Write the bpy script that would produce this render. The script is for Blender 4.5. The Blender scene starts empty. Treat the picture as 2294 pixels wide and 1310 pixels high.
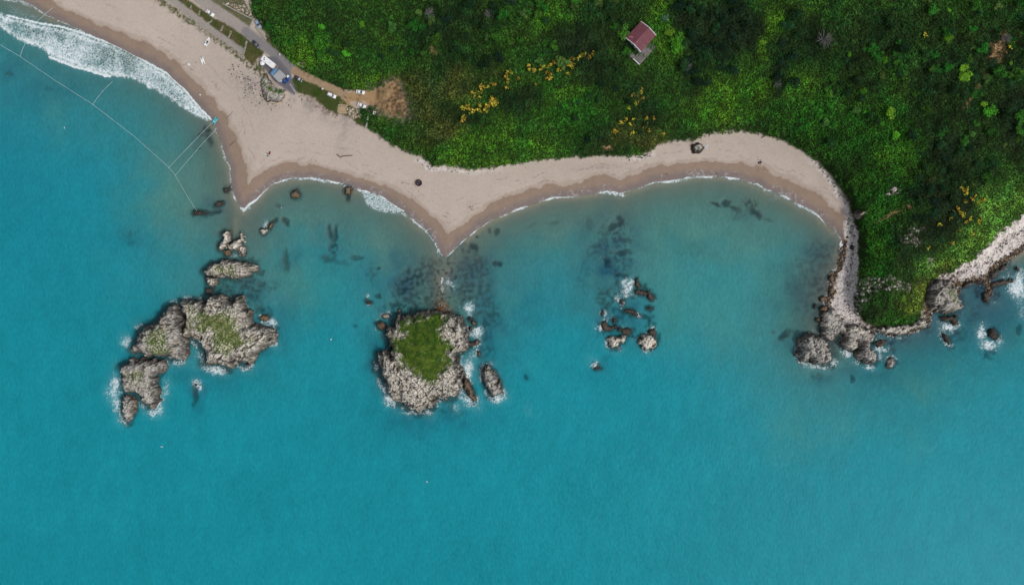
import bpy, bmesh, math, random
import numpy as np
from mathutils import Vector, Matrix
random.seed(7); rng = np.random.default_rng(7)
scene = bpy.context.scene
COL = scene.collection
S = 0.22          # metres per photo pixel at sea level
H = 385.0         # height of the drone
CX, CY = 1147.0, 655.0
R = math.radians

# ------------------------------------------------------------------ noise
_perm = np.random.default_rng(3).permutation(512)
_perm = np.concatenate([_perm, _perm, _perm])
_ga = np.random.default_rng(4).uniform(0, 2*math.pi, 2048)
_gx, _gy = np.cos(_ga), np.sin(_ga)
_rx = np.random.default_rng(5).uniform(0, 1, 2048); _ry = np.random.default_rng(6).uniform(0, 1, 2048)
def _h(ix, iy, s):
    return _perm[(_perm[(ix + s*37) & 511] + iy) & 511]
def pn(x, y, s=0):
    ix = np.floor(x).astype(np.int64); iy = np.floor(y).astype(np.int64)
    fx = x-ix; fy = y-iy
    ux = fx*fx*fx*(fx*(fx*6-15)+10); uy = fy*fy*fy*(fy*(fy*6-15)+10)
    def g(dx, dy):
        k = _h(ix+dx, iy+dy, s)
        return _gx[k]*(fx-dx)+_gy[k]*(fy-dy)
    a = g(0, 0)*(1-ux)+g(1, 0)*ux; b = g(0, 1)*(1-ux)+g(1, 1)*ux
    return (a*(1-uy)+b*uy)*1.41
def fbm(x, y, o=4, s=0, gain=.5):
    t = 0; a = 1; n = 0
    for i in range(o):
        t = t+a*pn(x*2**i+i*17.3, y*2**i-i*9.1, s+i); n += a; a *= gain
    return t/n
def ridged(x, y, o=4, s=0):
    t = 0; a = 1; n = 0
    for i in range(o):
        t = t+a*(1-2*np.abs(pn(x*2**i+i*5.3, y*2**i, s+i))); n += a; a *= .55
    return t/n
def worley(x, y, s=0):
    ix = np.floor(x).astype(np.int64); iy = np.floor(y).astype(np.int64)
    f1 = np.full(x.shape, 9.); f2 = f1.copy(); idd = np.zeros(x.shape)
    for dx in (-1, 0, 1):
        for dy in (-1, 0, 1):
            k = _h(ix+dx, iy+dy, s)
            d = np.hypot(ix+dx+_rx[k]-x, iy+dy+_ry[k]-y)
            m = d < f1
            f2 = np.where(m, f1, np.minimum(f2, d)); idd = np.where(m, _rx[k+512], idd); f1 = np.where(m, d, f1)
    return f1, f2, idd
def sst(a, b, x):
    t = np.clip((x-a)/(b-a), 0, 1); return t*t*(3-2*t)
def lin(r, g, b):
    f = lambda c: ((c/255+.055)/1.055)**2.4 if c > 10 else c/255/12.92
    return np.array([f(r), f(g), f(b)])
def sdist(px, py, poly, closed=True):
    """signed distance (positive inside), same unit as the points"""
    P = np.array(poly, float); n = len(P)
    best = np.full(px.shape, 1e18); ins = np.zeros(px.shape, bool)
    for i in range(n if closed else n-1):
        x0, y0 = P[i]; x1, y1 = P[(i+1) % n]
        dx, dy = x1-x0, y1-y0; L = dx*dx+dy*dy+1e-12
        t = np.clip(((px-x0)*dx+(py-y0)*dy)/L, 0, 1)
        best = np.minimum(best, (px-x0-t*dx)**2+(py-y0-t*dy)**2)
        if closed and y0 != y1:
            c = ((y0 > py) != (y1 > py)) & (px < dx*(py-y0)/dy+x0)
            ins ^= c
    d = np.sqrt(best)
    return np.where(ins, d, -d) if closed else d
def Z(ox, oy, s, pts): return [(ox+x/s, oy+y/s) for x, y in pts]
ZT = lambda *p: Z(0, 0, 4.518, p)
ZB = lambda *p: Z(340, 0, 5.458, p)
ZK = lambda *p: Z(560, 100, 5.955, p)
ZS = lambda *p: Z(340, 230, 3.97, p)
ZW = lambda *p: Z(220, 500, 2.788, p)
ZC = lambda *p: Z(700, 480, 2.73, p)
ZM = lambda *p: Z(1250, 410, 2.912, p)
ZR = lambda *p: Z(1680, 480, 3.275, p)

# ------------------------------------------------------------------ survey of the coast (photo pixels)
shore = [(-1500,-620),(-500,-245),(-200,-112),(0,-24),(75,14),(104,35),(153,55),(212,82),(250,99),(290,117),(332,139),(376,164),(412,199),(445,237),(474,266),
 (486,290),(493,308),(497,326),(505,351),(515,376),(519,401),(522,426),(534,454),(547,471),(558,457),(574,444),(592,426),(612,411),(642,401),(667,396),(693,397),
 (733,403),(768,411),(788,421),(811,426),(859,442),(900,470),(931,496),(952,513),(972,537),(981,557),(993,576),(1009,565),(1032,544),(1064,516),(1103,489),(1153,471),
 (1185,458),(1203,452),(1238,442),(1284,439),(1318,433),(1359,426),(1392,434),(1416,425),(1458,409),(1523,400),(1557,395),(1602,394),(1654,400),(1698,411),(1717,425),
 (1756,437),(1790,458),(1829,479),(1853,503),(1881,528),(1886,545),(1882,565),(1875,596),(1863,611),(1854,633),(1857,660),(1845,669),(1852,690),(1848,706),(1846,730),(1852,748),
 (1872,744),(1885,740),(1900,752),(1950,750),(1962,742),(2000,752),(2040,746),(2070,735),(2086,712),(2082,690),(2086,660),(2120,668),(2150,658),(2151,645),(2168,636),(2199,631),(2208,640),(2212,668),(2222,660),
 (2219,622),(2232,600),(2250,588),(2280,568),(2330,535),(2500,470),(3600,200),(3600,-3000),(-1500,-3000)]
hill = [(540,-3000),(548,-20),(563,30),(580,60),(597,88),(625,118),(655,150),(690,178),(730,193),(765,203),(800,206),(835,210),(842,226),(820,236),
 (800,240),(792,248),(802,262),(818,290),(840,303),(870,328),(915,345),(955,360),(968,376),(995,373),(1030,376),(1050,384),(1100,381),(1130,370),(1200,366),(1240,360),(1290,354),(1350,354),(1395,356),(1432,348),(1460,342),(1475,330),
 (1500,321),(1550,318),(1570,312),(1582,304),(1640,297),(1700,303),(1760,322),(1830,365),(1870,410),(1895,450),(1910,500),(1916,550),(1908,600),(1904,650),(1902,690),(1925,722),(1960,735),(2010,738),(2050,728),
 (2066,712),(2072,676),(2082,640),(2108,622),(2148,608),(2166,600),(2190,591),(2214,583),(2222,562),(2238,545),(2258,528),(2292,508),(2500,400),(3600,100),(3600,-3000)]

U1 = np.arange(-300, 2601, 2.5); V1 = np.arange(-350, 1501, 2.5)
UU, VV = np.meshgrid(U1, V1)
Uc = np.arange(-300, 2606, 5.); Vc = np.arange(-350, 1506, 5.)
UC, VC = np.meshgrid(Uc, Vc)
def samp(Rr, u, v, step=2.5):
    fu = np.clip((np.asarray(u, float)+300)/step, 0, Rr.shape[1]-1.001); fv = np.clip((np.asarray(v, float)+350)/step, 0, Rr.shape[0]-1.001)
    i = fu.astype(int); j = fv.astype(int); a = fu-i; b = fv-j
    if Rr.ndim == 3: a = a[..., None]; b = b[..., None]
    return (Rr[j, i]*(1-a)+Rr[j, i+1]*a)*(1-b)+(Rr[j+1, i]*(1-a)+Rr[j+1, i+1]*a)*b
sdLc = sdist(UC, VC, shore)*S
sdHc = sdist(UC, VC, hill)*S
X0 = (UU-CX)*S; Y0 = (CY-VV)*S
w1 = fbm(X0/14, Y0/14, 3, 11); w2 = fbm(X0/14, Y0/14, 3, 21)
w3 = fbm(X0/2.2, Y0/2.2, 3, 31); w4 = fbm(X0/2.2, Y0/2.2, 3, 41)
rocky = sst(1840, 1860, UU)*sst(520, 560, VV)
sdL = samp(sdLc, UU+w1*5+w3*(1.2+7*rocky), VV+w2*5+w4*(1.2+7*rocky), 5)
sdH = samp(sdHc, UU+w1*7+w3*8, VV+w2*7+w4*8, 5)
def ell(u, v, ru, rv, ang=0, uu=None, vv=None):
    uu = UU if uu is None else uu; vv = VV if vv is None else vv
    c, s = math.cos(R(ang)), math.sin(R(ang)); du = uu-u; dv = vv-v
    return np.sqrt(((du*c+dv*s)/ru)**2+((-du*s+dv*c)/rv)**2)

# ---- elevation
def elev(dl, dh, uu, vv):
    z = np.where(dl > 0, 2.4*(1-np.exp(-dl/26)), np.maximum(-7.5, dl*.13-.02))
    bl = sst(900, 1000, uu)
    d = np.maximum(dh, 0)
    z = z+(2.2+3.0*bl)*sst(0, 7, d)+9*(1-np.exp(-d/45))+.16*d*np.exp(-d/150)*sst(500, 900, uu)
    return z
smL = samp(sdLc, UU, VV, 5); smH = samp(sdHc, UU, VV, 5)
Zs = elev(smL, smH, UU, VV)                    # smooth ground height used to rectify the survey
Zg = elev(sdL, sdH, UU, VV)
# sand spit behind the middle island, pebble bank
spit = np.exp(-ell(990, 700, 30, 34)**2)*2.2+np.exp(-ell(985, 655, 18, 40)**2)*.9+np.exp(-ell(992, 615, 22, 50)**2)*1.0+np.exp(-ell(525, 550, 13, 60)**2)*1.5
Zg = Zg+np.where(sdL < 0, spit*sst(0, -8, sdL)*1.0, 0)*1.0
Zg = np.where((sdL < 0) & (VV < 672) & (np.abs(UU-985) < 60), np.minimum(Zg, -.22-.25*sst(.2, -.2, w1)), Zg)
Zg = np.where(sdL < 0, np.minimum(Zg+np.exp(-ell(990, 705, 42, 24)**2)*1.6, 1.2), Zg)
inH = sst(0, 1.5, sdH)
Zg = Zg+inH*(.9*fbm(X0/9, Y0/9, 4, 51)+.25*w3)+(1-inH)*sst(0, 4, sdL)*(.10*w1+.04*w3)
knoll = np.exp(-ell(617, 208, 24, 18, 30)**4)*1.6
Zg = Zg+knoll
def ground(u, v): return samp(Zg, u, v)
def place(u, v, dz=0., z=None):
    zz = float(ground(u, v)) if z is None else z
    k = (H-zz)/H
    return ((u-CX)*S*k, (CY-v)*S*k, zz+dz)
def ang(u0, v0, u1, v1): return math.atan2(v0-v1, u1-u0)

# ------------------------------------------------------------------ mesh helpers
def link(o, parent=None):
    COL.objects.link(o)
    if parent is not None: o.parent = parent
    return o
def tag(o, label=None, cat=None, group=None, kind=None):
    if label: o['label'] = label
    if cat: o['category'] = cat
    if group: o['group'] = group
    if kind: o['kind'] = kind
    return o
def npmesh(name, co, faces, cols=None, floats=None, smooth=False):
    me = bpy.data.meshes.new(name)
    co = np.asarray(co, np.float32); faces = np.asarray(faces, np.int32)
    k = faces.shape[1]
    me.vertices.add(len(co)); me.vertices.foreach_set('co', co.ravel())
    me.loops.add(faces.size); me.loops.foreach_set('vertex_index', faces.ravel())
    me.polygons.add(len(faces)); me.polygons.foreach_set('loop_start', np.arange(0, faces.size, k, dtype=np.int32))
    if smooth: me.polygons.foreach_set('use_smooth', np.ones(len(faces), bool))
    for nm, c in (cols or {}).items():
        a = me.color_attributes.new(nm, 'FLOAT_COLOR', 'POINT')
        c4 = np.ones((len(co), 4), np.float32); c4[:, :3] = c
        a.data.foreach_set('color', c4.ravel())
    for nm, c in (floats or {}).items():
        a = me.attributes.new(nm, 'FLOAT', 'POINT'); a.data.foreach_set('value', np.asarray(c, np.float32).ravel())
    me.update(calc_edges=True); me.validate()
    return me
def gridfaces(ny, nx, keep=None):
    idx = np.arange(ny*nx).reshape(ny, nx)
    f = np.stack([idx[1:, :-1], idx[1:, 1:], idx[:-1, 1:], idx[:-1, :-1]], -1)
    if keep is not None: f = f[keep]
    return f.reshape(-1, 4)
def compact(co, faces, *arrs):
    used = np.zeros(len(co), bool); used[faces.ravel()] = True
    mp = np.cumsum(used)-1
    return (co[used], mp[faces])+tuple(a[used] for a in arrs)
def leafquads(P, size, col, up=.55, rs=None):
    """many small leaf-sized bent quads; P (n,3), size (n,), col (n,3)"""
    rs = rs or rng
    n = len(P)
    N = rs.normal(size=(n, 3)); N[:, 2] = np.abs(N[:, 2])+up; N /= np.linalg.norm(N, axis=1)[:, None]
    A = np.cross(N, rs.normal(size=(n, 3))); A /= np.linalg.norm(A, axis=1)[:, None]
    B = np.cross(N, A)
    s = size[:, None]*.5
    asp = rs.uniform(.45, .9, (n, 1))
    v = np.stack([P-A*s, P-B*s*asp+A*s*.15, P+A*s+N*s*.15, P+B*s*asp], 1).reshape(-1, 3)
    f = np.arange(4*n).reshape(n, 4)
    return v, f, np.repeat(col, 4, 0)

# ------------------------------------------------------------------ materials
def mat(name):
    m = bpy.data.materials.new(name); m.use_nodes = True
    nt = m.node_tree; nt.nodes.clear()
    out = nt.nodes.new('ShaderNodeOutputMaterial'); b = nt.nodes.new('ShaderNodeBsdfPrincipled')
    nt.links.new(b.outputs[0], out.inputs[0])
    return m, nt, b, out
def nd(nt, t, **k):
    n = nt.nodes.new(t)
    for a, v in k.items():
        if a.startswith('i_'): n.inputs[a[2:].replace('_', ' ')].default_value = v
        else: setattr(n, a, v)
    return n
def noise_fac(nt, scale, detail=3, rough=.6, coord='Object'):
    tc = nd(nt, 'ShaderNodeTexCoord'); n = nd(nt, 'ShaderNodeTexNoise')
    n.inputs['Scale'].default_value = scale; n.inputs['Detail'].default_value = detail; n.inputs['Roughness'].default_value = rough
    nt.links.new(tc.outputs[coord], n.inputs['Vector']); return n.outputs['Fac']
def math_(nt, op, a, b=None, clamp=False):
    n = nd(nt, 'ShaderNodeMath', operation=op, use_clamp=clamp)
    for i, x in enumerate((a, b)):
        if x is None: continue
        if isinstance(x, (int, float)): n.inputs[i].default_value = x
        else: nt.links.new(x, n.inputs[i])
    return n.outputs[0]
def vscale(nt, col, f):
    n = nd(nt, 'ShaderNodeVectorMath', operation='SCALE'); nt.links.new(col, n.inputs[0])
    if isinstance(f, float): n.inputs['Scale'].default_value = f
    else: nt.links.new(f, n.inputs['Scale'])
    return n.outputs[0]
def maprange(nt, x, a, b, c, d):
    n = nd(nt, 'ShaderNodeMapRange'); nt.links.new(x, n.inputs[0])
    for i, v in enumerate((a, b, c, d)): n.inputs[i+1].default_value = v
    return n.outputs[0]
def attr_mat(name, rough=.9, var=(.75, 1.25), scale=3., bump=.3, bscale=None, spec=.2, attr='col', dist=.1, rnd=False):
    m, nt, b, out = mat(name)
    a = nd(nt, 'ShaderNodeAttribute', attribute_name=attr)
    f = maprange(nt, noise_fac(nt, scale, 4, .65), .25, .75, *var)
    c = vscale(nt, a.outputs['Color'], f)
    if rnd:
        oi = nd(nt, 'ShaderNodeObjectInfo')
        hs = nd(nt, 'ShaderNodeHueSaturation'); nt.links.new(c, hs.inputs['Color'])
        nt.links.new(maprange(nt, oi.outputs['Random'], 0, 1, .475, .525), hs.inputs['Hue'])
        r2 = math_(nt, 'FRACT', math_(nt, 'MULTIPLY', oi.outputs['Random'], 13.7))
        nt.links.new(maprange(nt, r2, 0, 1, .6, 1.3), hs.inputs['Value']); c = hs.outputs['Color']
    nt.links.new(c, b.inputs['Base Color'])
    b.inputs['Roughness'].default_value = rough; b.inputs['Specular IOR Level'].default_value = spec
    if bump:
        bp = nd(nt, 'ShaderNodeBump'); bp.inputs['Strength'].default_value = bump; bp.inputs['Distance'].default_value = dist
        nt.links.new(noise_fac(nt, bscale or scale*1.7, 5, .7), bp.inputs['Height']); nt.links.new(bp.outputs[0], b.inputs['Normal'])
    return m
def flat_mat(name, col, rough=.6, var=(.88, 1.1), scale=2., metal=0., spec=.4, bump=.05, coat=0.):
    m, nt, b, out = mat(name)
    rgb = nd(nt, 'ShaderNodeRGB'); rgb.outputs[0].default_value = (*[float(x) for x in col], 1)
    c = vscale(nt, rgb.outputs[0], maprange(nt, noise_fac(nt, scale, 4), .3, .7, *var))
    nt.links.new(c, b.inputs['Base Color']); b.inputs['Roughness'].default_value = rough
    b.inputs['Metallic'].default_value = metal; b.inputs['Specular IOR Level'].default_value = spec; b.inputs['Coat Weight'].default_value = coat
    if bump:
        bp = nd(nt, 'ShaderNodeBump'); bp.inputs['Strength'].default_value = bump*4; bp.inputs['Distance'].default_value = .02
        nt.links.new(noise_fac(nt, scale*6, 3), bp.inputs['Height']); nt.links.new(bp.outputs[0], b.inputs['Normal'])
    return m
M_ground = attr_mat('ground_surface', .95, (.90, 1.10), .9, .35, 2.2, .1, dist=.25)
M_rock = attr_mat('limestone', .9, (.66, 1.30), 2.6, .6, 3.2, .25, dist=.3)
M_stone = attr_mat('loose_stone', .85, (.7, 1.25), 2.5, .5, 5, .3)
M_leaf = attr_mat('foliage', .7, (.8, 1.2), .5, 0, spec=.12)
M_crown = attr_mat('tree_foliage', .7, (.8, 1.2), .7, 0, spec=.12, rnd=True)
M_bark = flat_mat('bark', (.09, .07, .05), .9, (.6, 1.3), 3)
M_deadwood = flat_mat('bleached_wood', (.15, .14, .14), .9, (.6, 1.2), 2)
M_drift = flat_mat('driftwood', (.12, .08, .05), .9, (.6, 1.4), 4)
M_white = flat_mat('white_paint', (.78, .79, .80), .35, (.93, 1.04), 1.5, coat=.3)
M_dirtywhite = flat_mat('weathered_white', (.62, .62, .60), .6, (.8, 1.1), 1.2)
M_black = flat_mat('dark_car_paint', (.03, .04, .06), .25, coat=.5)
M_blue = flat_mat('blue_paint', (.02, .08, .32), .3, coat=.5)
M_ltblue = flat_mat('blue_canvas', (.10, .22, .36), .7, (.7, 1.2), 1.2)
M_glass = flat_mat('dark_glass', (.02, .025, .03), .08, (.9, 1.1), spec=.6, bump=0)
M_tyre = flat_mat('tyre_rubber', (.02, .02, .02), .85)
M_rim = flat_mat('wheel_metal', (.4, .4, .42), .35, metal=.8)
M_lamp = flat_mat('lamp_lens', (.6, .6, .58), .15)
M_lampred = flat_mat('tail_lens', (.4, .02, .02), .2)
M_roofgrey = flat_mat('sheet_roof', (.36, .36, .37), .55, (.82, 1.1), .8)
M_conc = flat_mat('concrete', (.33, .31, .28), .9, (.7, 1.2), 1.2)
M_darkconc = flat_mat('stained_concrete', (.17, .15, .15), .9, (.6, 1.3), .8)
M_redroof = flat_mat('red_roof_sheet', (.17, .055, .07), .7, (.75, 1.2), .7)
M_rust = flat_mat('pink_patch', (.55, .22, .22), .7)
M_wall = flat_mat('rendered_wall', (.55, .58, .62), .8, (.8, 1.1), .8)
M_teal = flat_mat('turquoise_plastic', (.04, .42, .50), .35)
M_rope = flat_mat('white_rope', (.42, .56, .58), .7)
M_skin = flat_mat('skin', (.45, .26, .18), .6)
M_cloth = [flat_mat('cloth_'+n, c, .85) for n, c in (('navy', (.02, .02, .07)), ('black', (.015, .015, .02)), ('white', (.7, .7, .72)), ('red', (.3, .03, .04)), ('purple', (.12, .06, .16)))]
M_hair = flat_mat('hair', (.03, .02, .015), .7)
M_feather = flat_mat('white_feathers', (.8, .8, .8), .7)

HALO = []
def mix(a, b, t):
    return a*(1-t[..., None])+b*t[..., None]
# ------------------------------------------------------------------ rocks and islets
DARK = lin(66, 57, 50); 
def rock(pts, h, name, label, cat='rock', grass=None, gdens=6, tone='pale', strike=20, group=None, z0=0., edgew=None, crag=1., step=.28, stripe=.25):
    P = np.array(pts, float); kz = (H-z0-.55*h)/H
    if z0 < .5: HALO.append((P.copy(), h))
    P = np.stack([(P[:, 0]-CX)*S*kz, (CY-P[:, 1])*S*kz], 1)
    c = P.mean(0); mn = P.min(0)-3.2; mx_ = P.max(0)+3.2
    size = (P.max(0)-P.min(0)); step = max(.16, min(step, size.min()/22))
    xs = np.arange(mn[0], mx_[0], step); ys = np.arange(mx_[1], mn[1], -step)
    X, Y = np.meshgrid(xs, ys)
    sc = np.clip(size.min()/12, .22, 1.)
    b1, b2, bid = worley(X/(1.9*sc+.5), Y/(1.9*sc+.5), 13)
    sx = X+sc*(2.6*fbm(X/4/sc, Y/4/sc, 5, 201, .62)); sy = Y+sc*(2.6*fbm(X/4/sc, Y/4/sc, 5, 211, .62))
    sd = sdist(sx, sy, P)+(bid-.5)*1.1*sc-.12*sc
    ew = edgew or (1.0+.22*h)*sc+.5
    t = np.clip(sd/ew, 0, 1)
    a_ = R(strike); Xr = X*math.cos(a_)+Y*math.sin(a_); Yr = -X*math.sin(a_)+Y*math.cos(a_)
    f1, f2, cid = worley((X+1.5*pn(X/3, Y/3, 7))/(3.6*sc+.6), (Y+1.5*pn(X/3, Y/3, 8))/(3.6*sc+.6), 3)
    e = f2-f1
    strat = ridged(Xr/(6*sc+1), Yr/(1.7*sc+.4), 4, 221)
    cr = ridged(X/(2.2*sc+.3), Y/(2.2*sc+.3), 4, 231)
    gm = np.zeros(X.shape)
    if grass is not None:
        gp = np.array(grass, float); gp = np.stack([(gp[:, 0]-CX)*S*kz, (CY-gp[:, 1])*S*kz], 1)
        gm = sst(-3.2, 2.6, sdist(sx, sy, gp)-.6+8.5*fbm(X/3.2, Y/3.2, 5, 241, .7)+7*fbm(X/11, Y/11, 2, 243))*sst(.6, 2.2, sd)
    hb = h*(1-(1-t)**2.2)*.70+h*.22*sst(0, max(2., size.min()*.45), sd)
    amp = crag*min(1.7, .15*h+.22)*(1-.85*gm)
    warp = 1.2*fbm(X/6, Y/6, 3, 255)
    st2 = ridged(Xr/(3.2*sc+.5)+warp, Yr/(.9*sc+.2)+warp*2, 4, 225)
    karst = np.abs(fbm(X/1.1, Y/1.1, 4, 235))*2.2
    z = hb+amp*t**.5*(.38*strat+.42*st2+.45*cr*.6+.40*karst+.9*(cid-.5)+.7*(bid-.5)-.5*np.exp(-(e/.06)**2)*(.4+fbm(X/5, Y/5, 2, 256)*2.).clip(0, 1))
    ck = np.exp(-(np.abs(pn(Xr/(10*sc+1)+warp*.4, Yr/(2.2*sc+.4)+warp, 257))/.05)**2)*sst(-.15, .25, fbm(X/7, Y/7, 2, 258))
    ck2 = np.exp(-(np.abs(pn(Yr/(12*sc+1)+7, Xr/(4*sc+.6)+warp, 259))/.03)**2)*sst(-.1, .3, fbm(X/6, Y/6, 2, 260))
    ck = np.maximum(ck, ck2)*(1-.9*gm)*(sc > .3)
    z = z-ck*min(2.2, .2*h)*t**.5*crag
    # gullies cutting down from the rim
    gn = pn(X/(5*sc+1)+3.3, Y/(5*sc+1), 251)+.35*warp
    gl = sst(.10, .42, gn)*sst(max(2.5, size.min()*.22), 0, sd)*(1-gm)
    z = z-gl*t*h*.42*crag
    z = np.where(sd > 0, np.maximum(z, .03*h), sd*1.1-.05)
    z = z+.10*fbm(X/.6, Y/.6, 3, 261)*(1-.6*gm)
    zz = z
    # colour
    n1 = fbm(X/2.8, Y/2.8, 4, 271); n2 = fbm(X/.75, Y/.75, 3, 281)
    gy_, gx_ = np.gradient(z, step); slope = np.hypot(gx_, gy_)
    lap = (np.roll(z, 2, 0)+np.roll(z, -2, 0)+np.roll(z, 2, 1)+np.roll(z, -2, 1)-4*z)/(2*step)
    pale = {'pale': lin(202, 196, 185), 'grey': lin(180, 176, 169), 'white': lin(220, 213, 200), 'brown': lin(118, 104, 88), 'dark': lin(74, 70, 66)}[tone]
    n3 = fbm(X/.42, Y/.42, 2, 283)
    C = np.ones(X.shape+(3,))*pale
    C = C*(1+.18*n1[..., None]+.30*n2[..., None]+.25*n3[..., None])
    C = mix(C, lin(126, 119, 113), sst(.0, .4, -st2*.4+n1+.3*n2)*.5)
    C = mix(C, lin(78, 73, 70), sst(.10, .26, -n2*.7-n3*.5+.25*n1)*.75)
    C = mix(C, lin(72, 66, 62), np.clip(sst(1.6, 4.0, slope)*.6+sst(.5, 2.2, lap)*.5, 0, .85))  # shade painted into the colour: steep faces and cavities darkened
    if tone in ('pale', 'grey'): C = mix(C, lin(160, 142, 116), sst(.1, .5, fbm(X/5, Y/5, 3, 291))*.35)
    if tone in ('pale', 'grey'): C = mix(C, lin(104, 106, 70), sst(.12, .4, fbm(X/3.2, Y/3.2, 4, 293)-.1*slope)*.45*(h > 5))
    C = mix(C, lin(98, 92, 86), sst(.05, .45, -st2)*stripe)
    C = mix(C, lin(58, 54, 52), ck*.8)
    C = mix(C, lin(60, 55, 52), np.exp(-(e/.045)**2)*(.4+fbm(X/5, Y/5, 2, 256)*2.).clip(0, 1)*.7*(1-gm))
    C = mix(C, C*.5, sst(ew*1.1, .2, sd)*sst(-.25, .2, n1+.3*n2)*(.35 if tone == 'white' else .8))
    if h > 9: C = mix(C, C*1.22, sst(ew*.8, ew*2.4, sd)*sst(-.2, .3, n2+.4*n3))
    ochre = sst(-.05, .35, fbm(X/4, Y/4, 3, 301)+(.18 if tone in ('brown', 'dark') else 0))*np.exp(-((z-1.1)/.9)**2)
    C = mix(C, lin(132, 106, 74), ochre*(.6 if tone != 'dark' else .5*sst(.0, .3, n2)))
    C = mix(C, lin(50, 44, 40), sst(1.0, .15, z+.5*n1)*.93)
    if grass is not None:
        gc = mix(np.ones(X.shape+(3,))*(lin(66, 88, 36) if gdens < 8 else lin(50, 76, 26)), lin(104, 112, 56) if gdens < 8 else lin(96, 112, 40), sst(-.3, .3, n1+.4*n2))
        spk_ = sst(.08, .26, n2+.3*n1+.5*n3+.35*(1-gm)-(.40 if gdens >= 8 else 0))
        core = sst(1., 5., sdist(sx, sy, gp)) if gdens >= 5 else 0*gm
        C = mix(C, gc, gm*(1-spk_*.85*(1-.7*core)))
    zz = zz+z0
    keep = (z > -1.6); kf = keep[1:, 1:] | keep[:-1, :-1] | keep[1:, :-1] | keep[:-1, 1:]
    kf = kf & (sd[:-1, :-1] > -2.6)
    co = np.stack([X-c[0], Y-c[1], zz], -1).reshape(-1, 3)
    f = gridfaces(*X.shape, keep=kf)
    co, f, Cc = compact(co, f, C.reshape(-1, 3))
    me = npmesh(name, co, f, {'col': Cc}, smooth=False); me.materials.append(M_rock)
    o = link(bpy.data.objects.new(name, me)); o.location = (c[0], c[1], 0)
    tag(o, label, cat, group)
    if grass is not None and gdens > 0:
        n = int((gm > .5).sum()*step*step*gdens)
        jj, ii = np.nonzero(gm*(1-(spk_*.9)*(1-.6*core)) > .25+.65*rng.random(gm.shape)); pick = rng.integers(0, len(jj), n)
        j, i = jj[pick], ii[pick]
        px = X[j, i]+rng.uniform(-step, step, n); py = Y[j, i]+rng.uniform(-step, step, n)
        tall = .15 if gdens < 8 else .55
        pz = zz[j, i]+rng.uniform(.03, tall, n)
        cc = np.outer(rng.uniform(.6, 1.25, n), lin(92, 100, 48) if gdens < 8 else lin(84, 116, 34)); dk = rng.random(n) < .35; 
        if gdens >= 8: 
            edge_ = (fbm(px/5, py/5, 3, 77)+.03*(py-c[1]) > .16) ; cc[edge_] *= np.array([.55, .8, .6]); cc[dk] *= .6
        v, ff, c_ = leafquads(np.stack([px-c[0], py-c[1], pz], 1), rng.uniform(.18, .5, n), cc*1.15, .4)
        mg = npmesh('grass', v, ff, {'col': c_}); mg.materials.append(M_leaf)
        gobj = link(bpy.data.objects.new('grass', mg), o); tag(gobj, kind='stuff')
    return o
def blob(u, v, ru, rv=None, a=0, n=9, jit=.22):
    rv = rv or ru; rs = random.Random(int(u*7+v*13)); out = []
    for i in range(n):
        t = 2*math.pi*i/n; r = 1+rs.uniform(-jit, jit); x, y = ru*r*math.cos(t), rv*r*math.sin(t); c, s = math.cos(R(a)), math.sin(R(a))
        out.append((u+x*c-y*s, v+x*s+y*c))
    return out
# western group
rock(ZW((765,68),(790,44),(818,50),(822,90),(812,125),(800,150),(770,168),(745,160),(745,140),(772,112),(782,90)), 4, 'sea_rock', 'narrow pale upright rock left of the sandy gap off the western sandbar', tone='white')
rock(ZW((890,52),(908,80),(905,110),(888,130),(918,150),(922,180),(910,205),(880,205),(875,170),(850,165),(805,160),(800,140),(830,118),(860,105),(880,85)), 4.5, 'sea_rock', 'pale hook-shaped rock right of the sandy gap at the tip of the western sandbar', tone='white')
rock(ZW((780,170),(820,165),(832,195),(800,210),(783,195)), 1.6, 'sea_rock', 'low round brown rock just above the long flat-topped western islet', tone='brown')
rock(ZW((652,300),(690,260),(760,238),(800,228),(850,232),(900,240),(990,262),(1000,285),(985,300),(950,305),(955,330),(935,342),(850,347),(750,335),(680,328)), 6, 'rocky_islet', 'long narrow cigar-shaped limestone islet with a strip of grass on top', 'islet', grass=ZW((700,300),(740,272),(800,278),(855,285),(850,325),(780,325),(710,315)), gdens=5, strike=-6, stripe=.6)
rock(ZW((668,335),(740,335),(748,375),(720,400),(690,398),(672,370)), 4.5, 'sea_rock', 'square pale block of rock tucked under the long narrow islet', grass=ZW((680,345),(725,345),(725,375),(690,380)), gdens=3)
rock(ZW((668,408),(712,402),(720,425),(690,445),(668,435)), 1.2, 'sea_rock', 'low dark wet rock between the square block and the large grassy western island', tone='dark')
rock(ZW((500,500),(520,478),(570,475),(620,480),(650,500),(660,455),(700,445),(755,445),(790,480),(840,490),(838,455),(885,455),(898,490),(910,520),(935,550),(945,610),(960,630),(1000,635),(1030,650),(1075,665),(1100,690),(1098,740),(1060,770),(1020,790),(985,830),(940,890),(910,895),(870,860),(850,880),(820,915),(790,905),(750,890),(700,885),(655,890),(640,870),(655,810),(625,760),(595,725),(530,720),(520,690),(530,640),(535,590),(510,560)), 11, 'rocky_island', 'largest island of the western group, broad limestone rock with a green grassy middle', 'island',
     grass=ZW((570,520),(640,540),(700,530),(800,560),(880,600),(930,680),(940,760),(860,800),(760,780),(700,700),(610,690),(560,640),(590,580)), gdens=5, strike=35)
rock(ZW((1005,585),(1020,573),(1055,575),(1068,600),(1040,612),(1010,605)), 1.8, 'sea_rock', 'small brown stack off the upper right corner of the largest western island', tone='brown')
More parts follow.
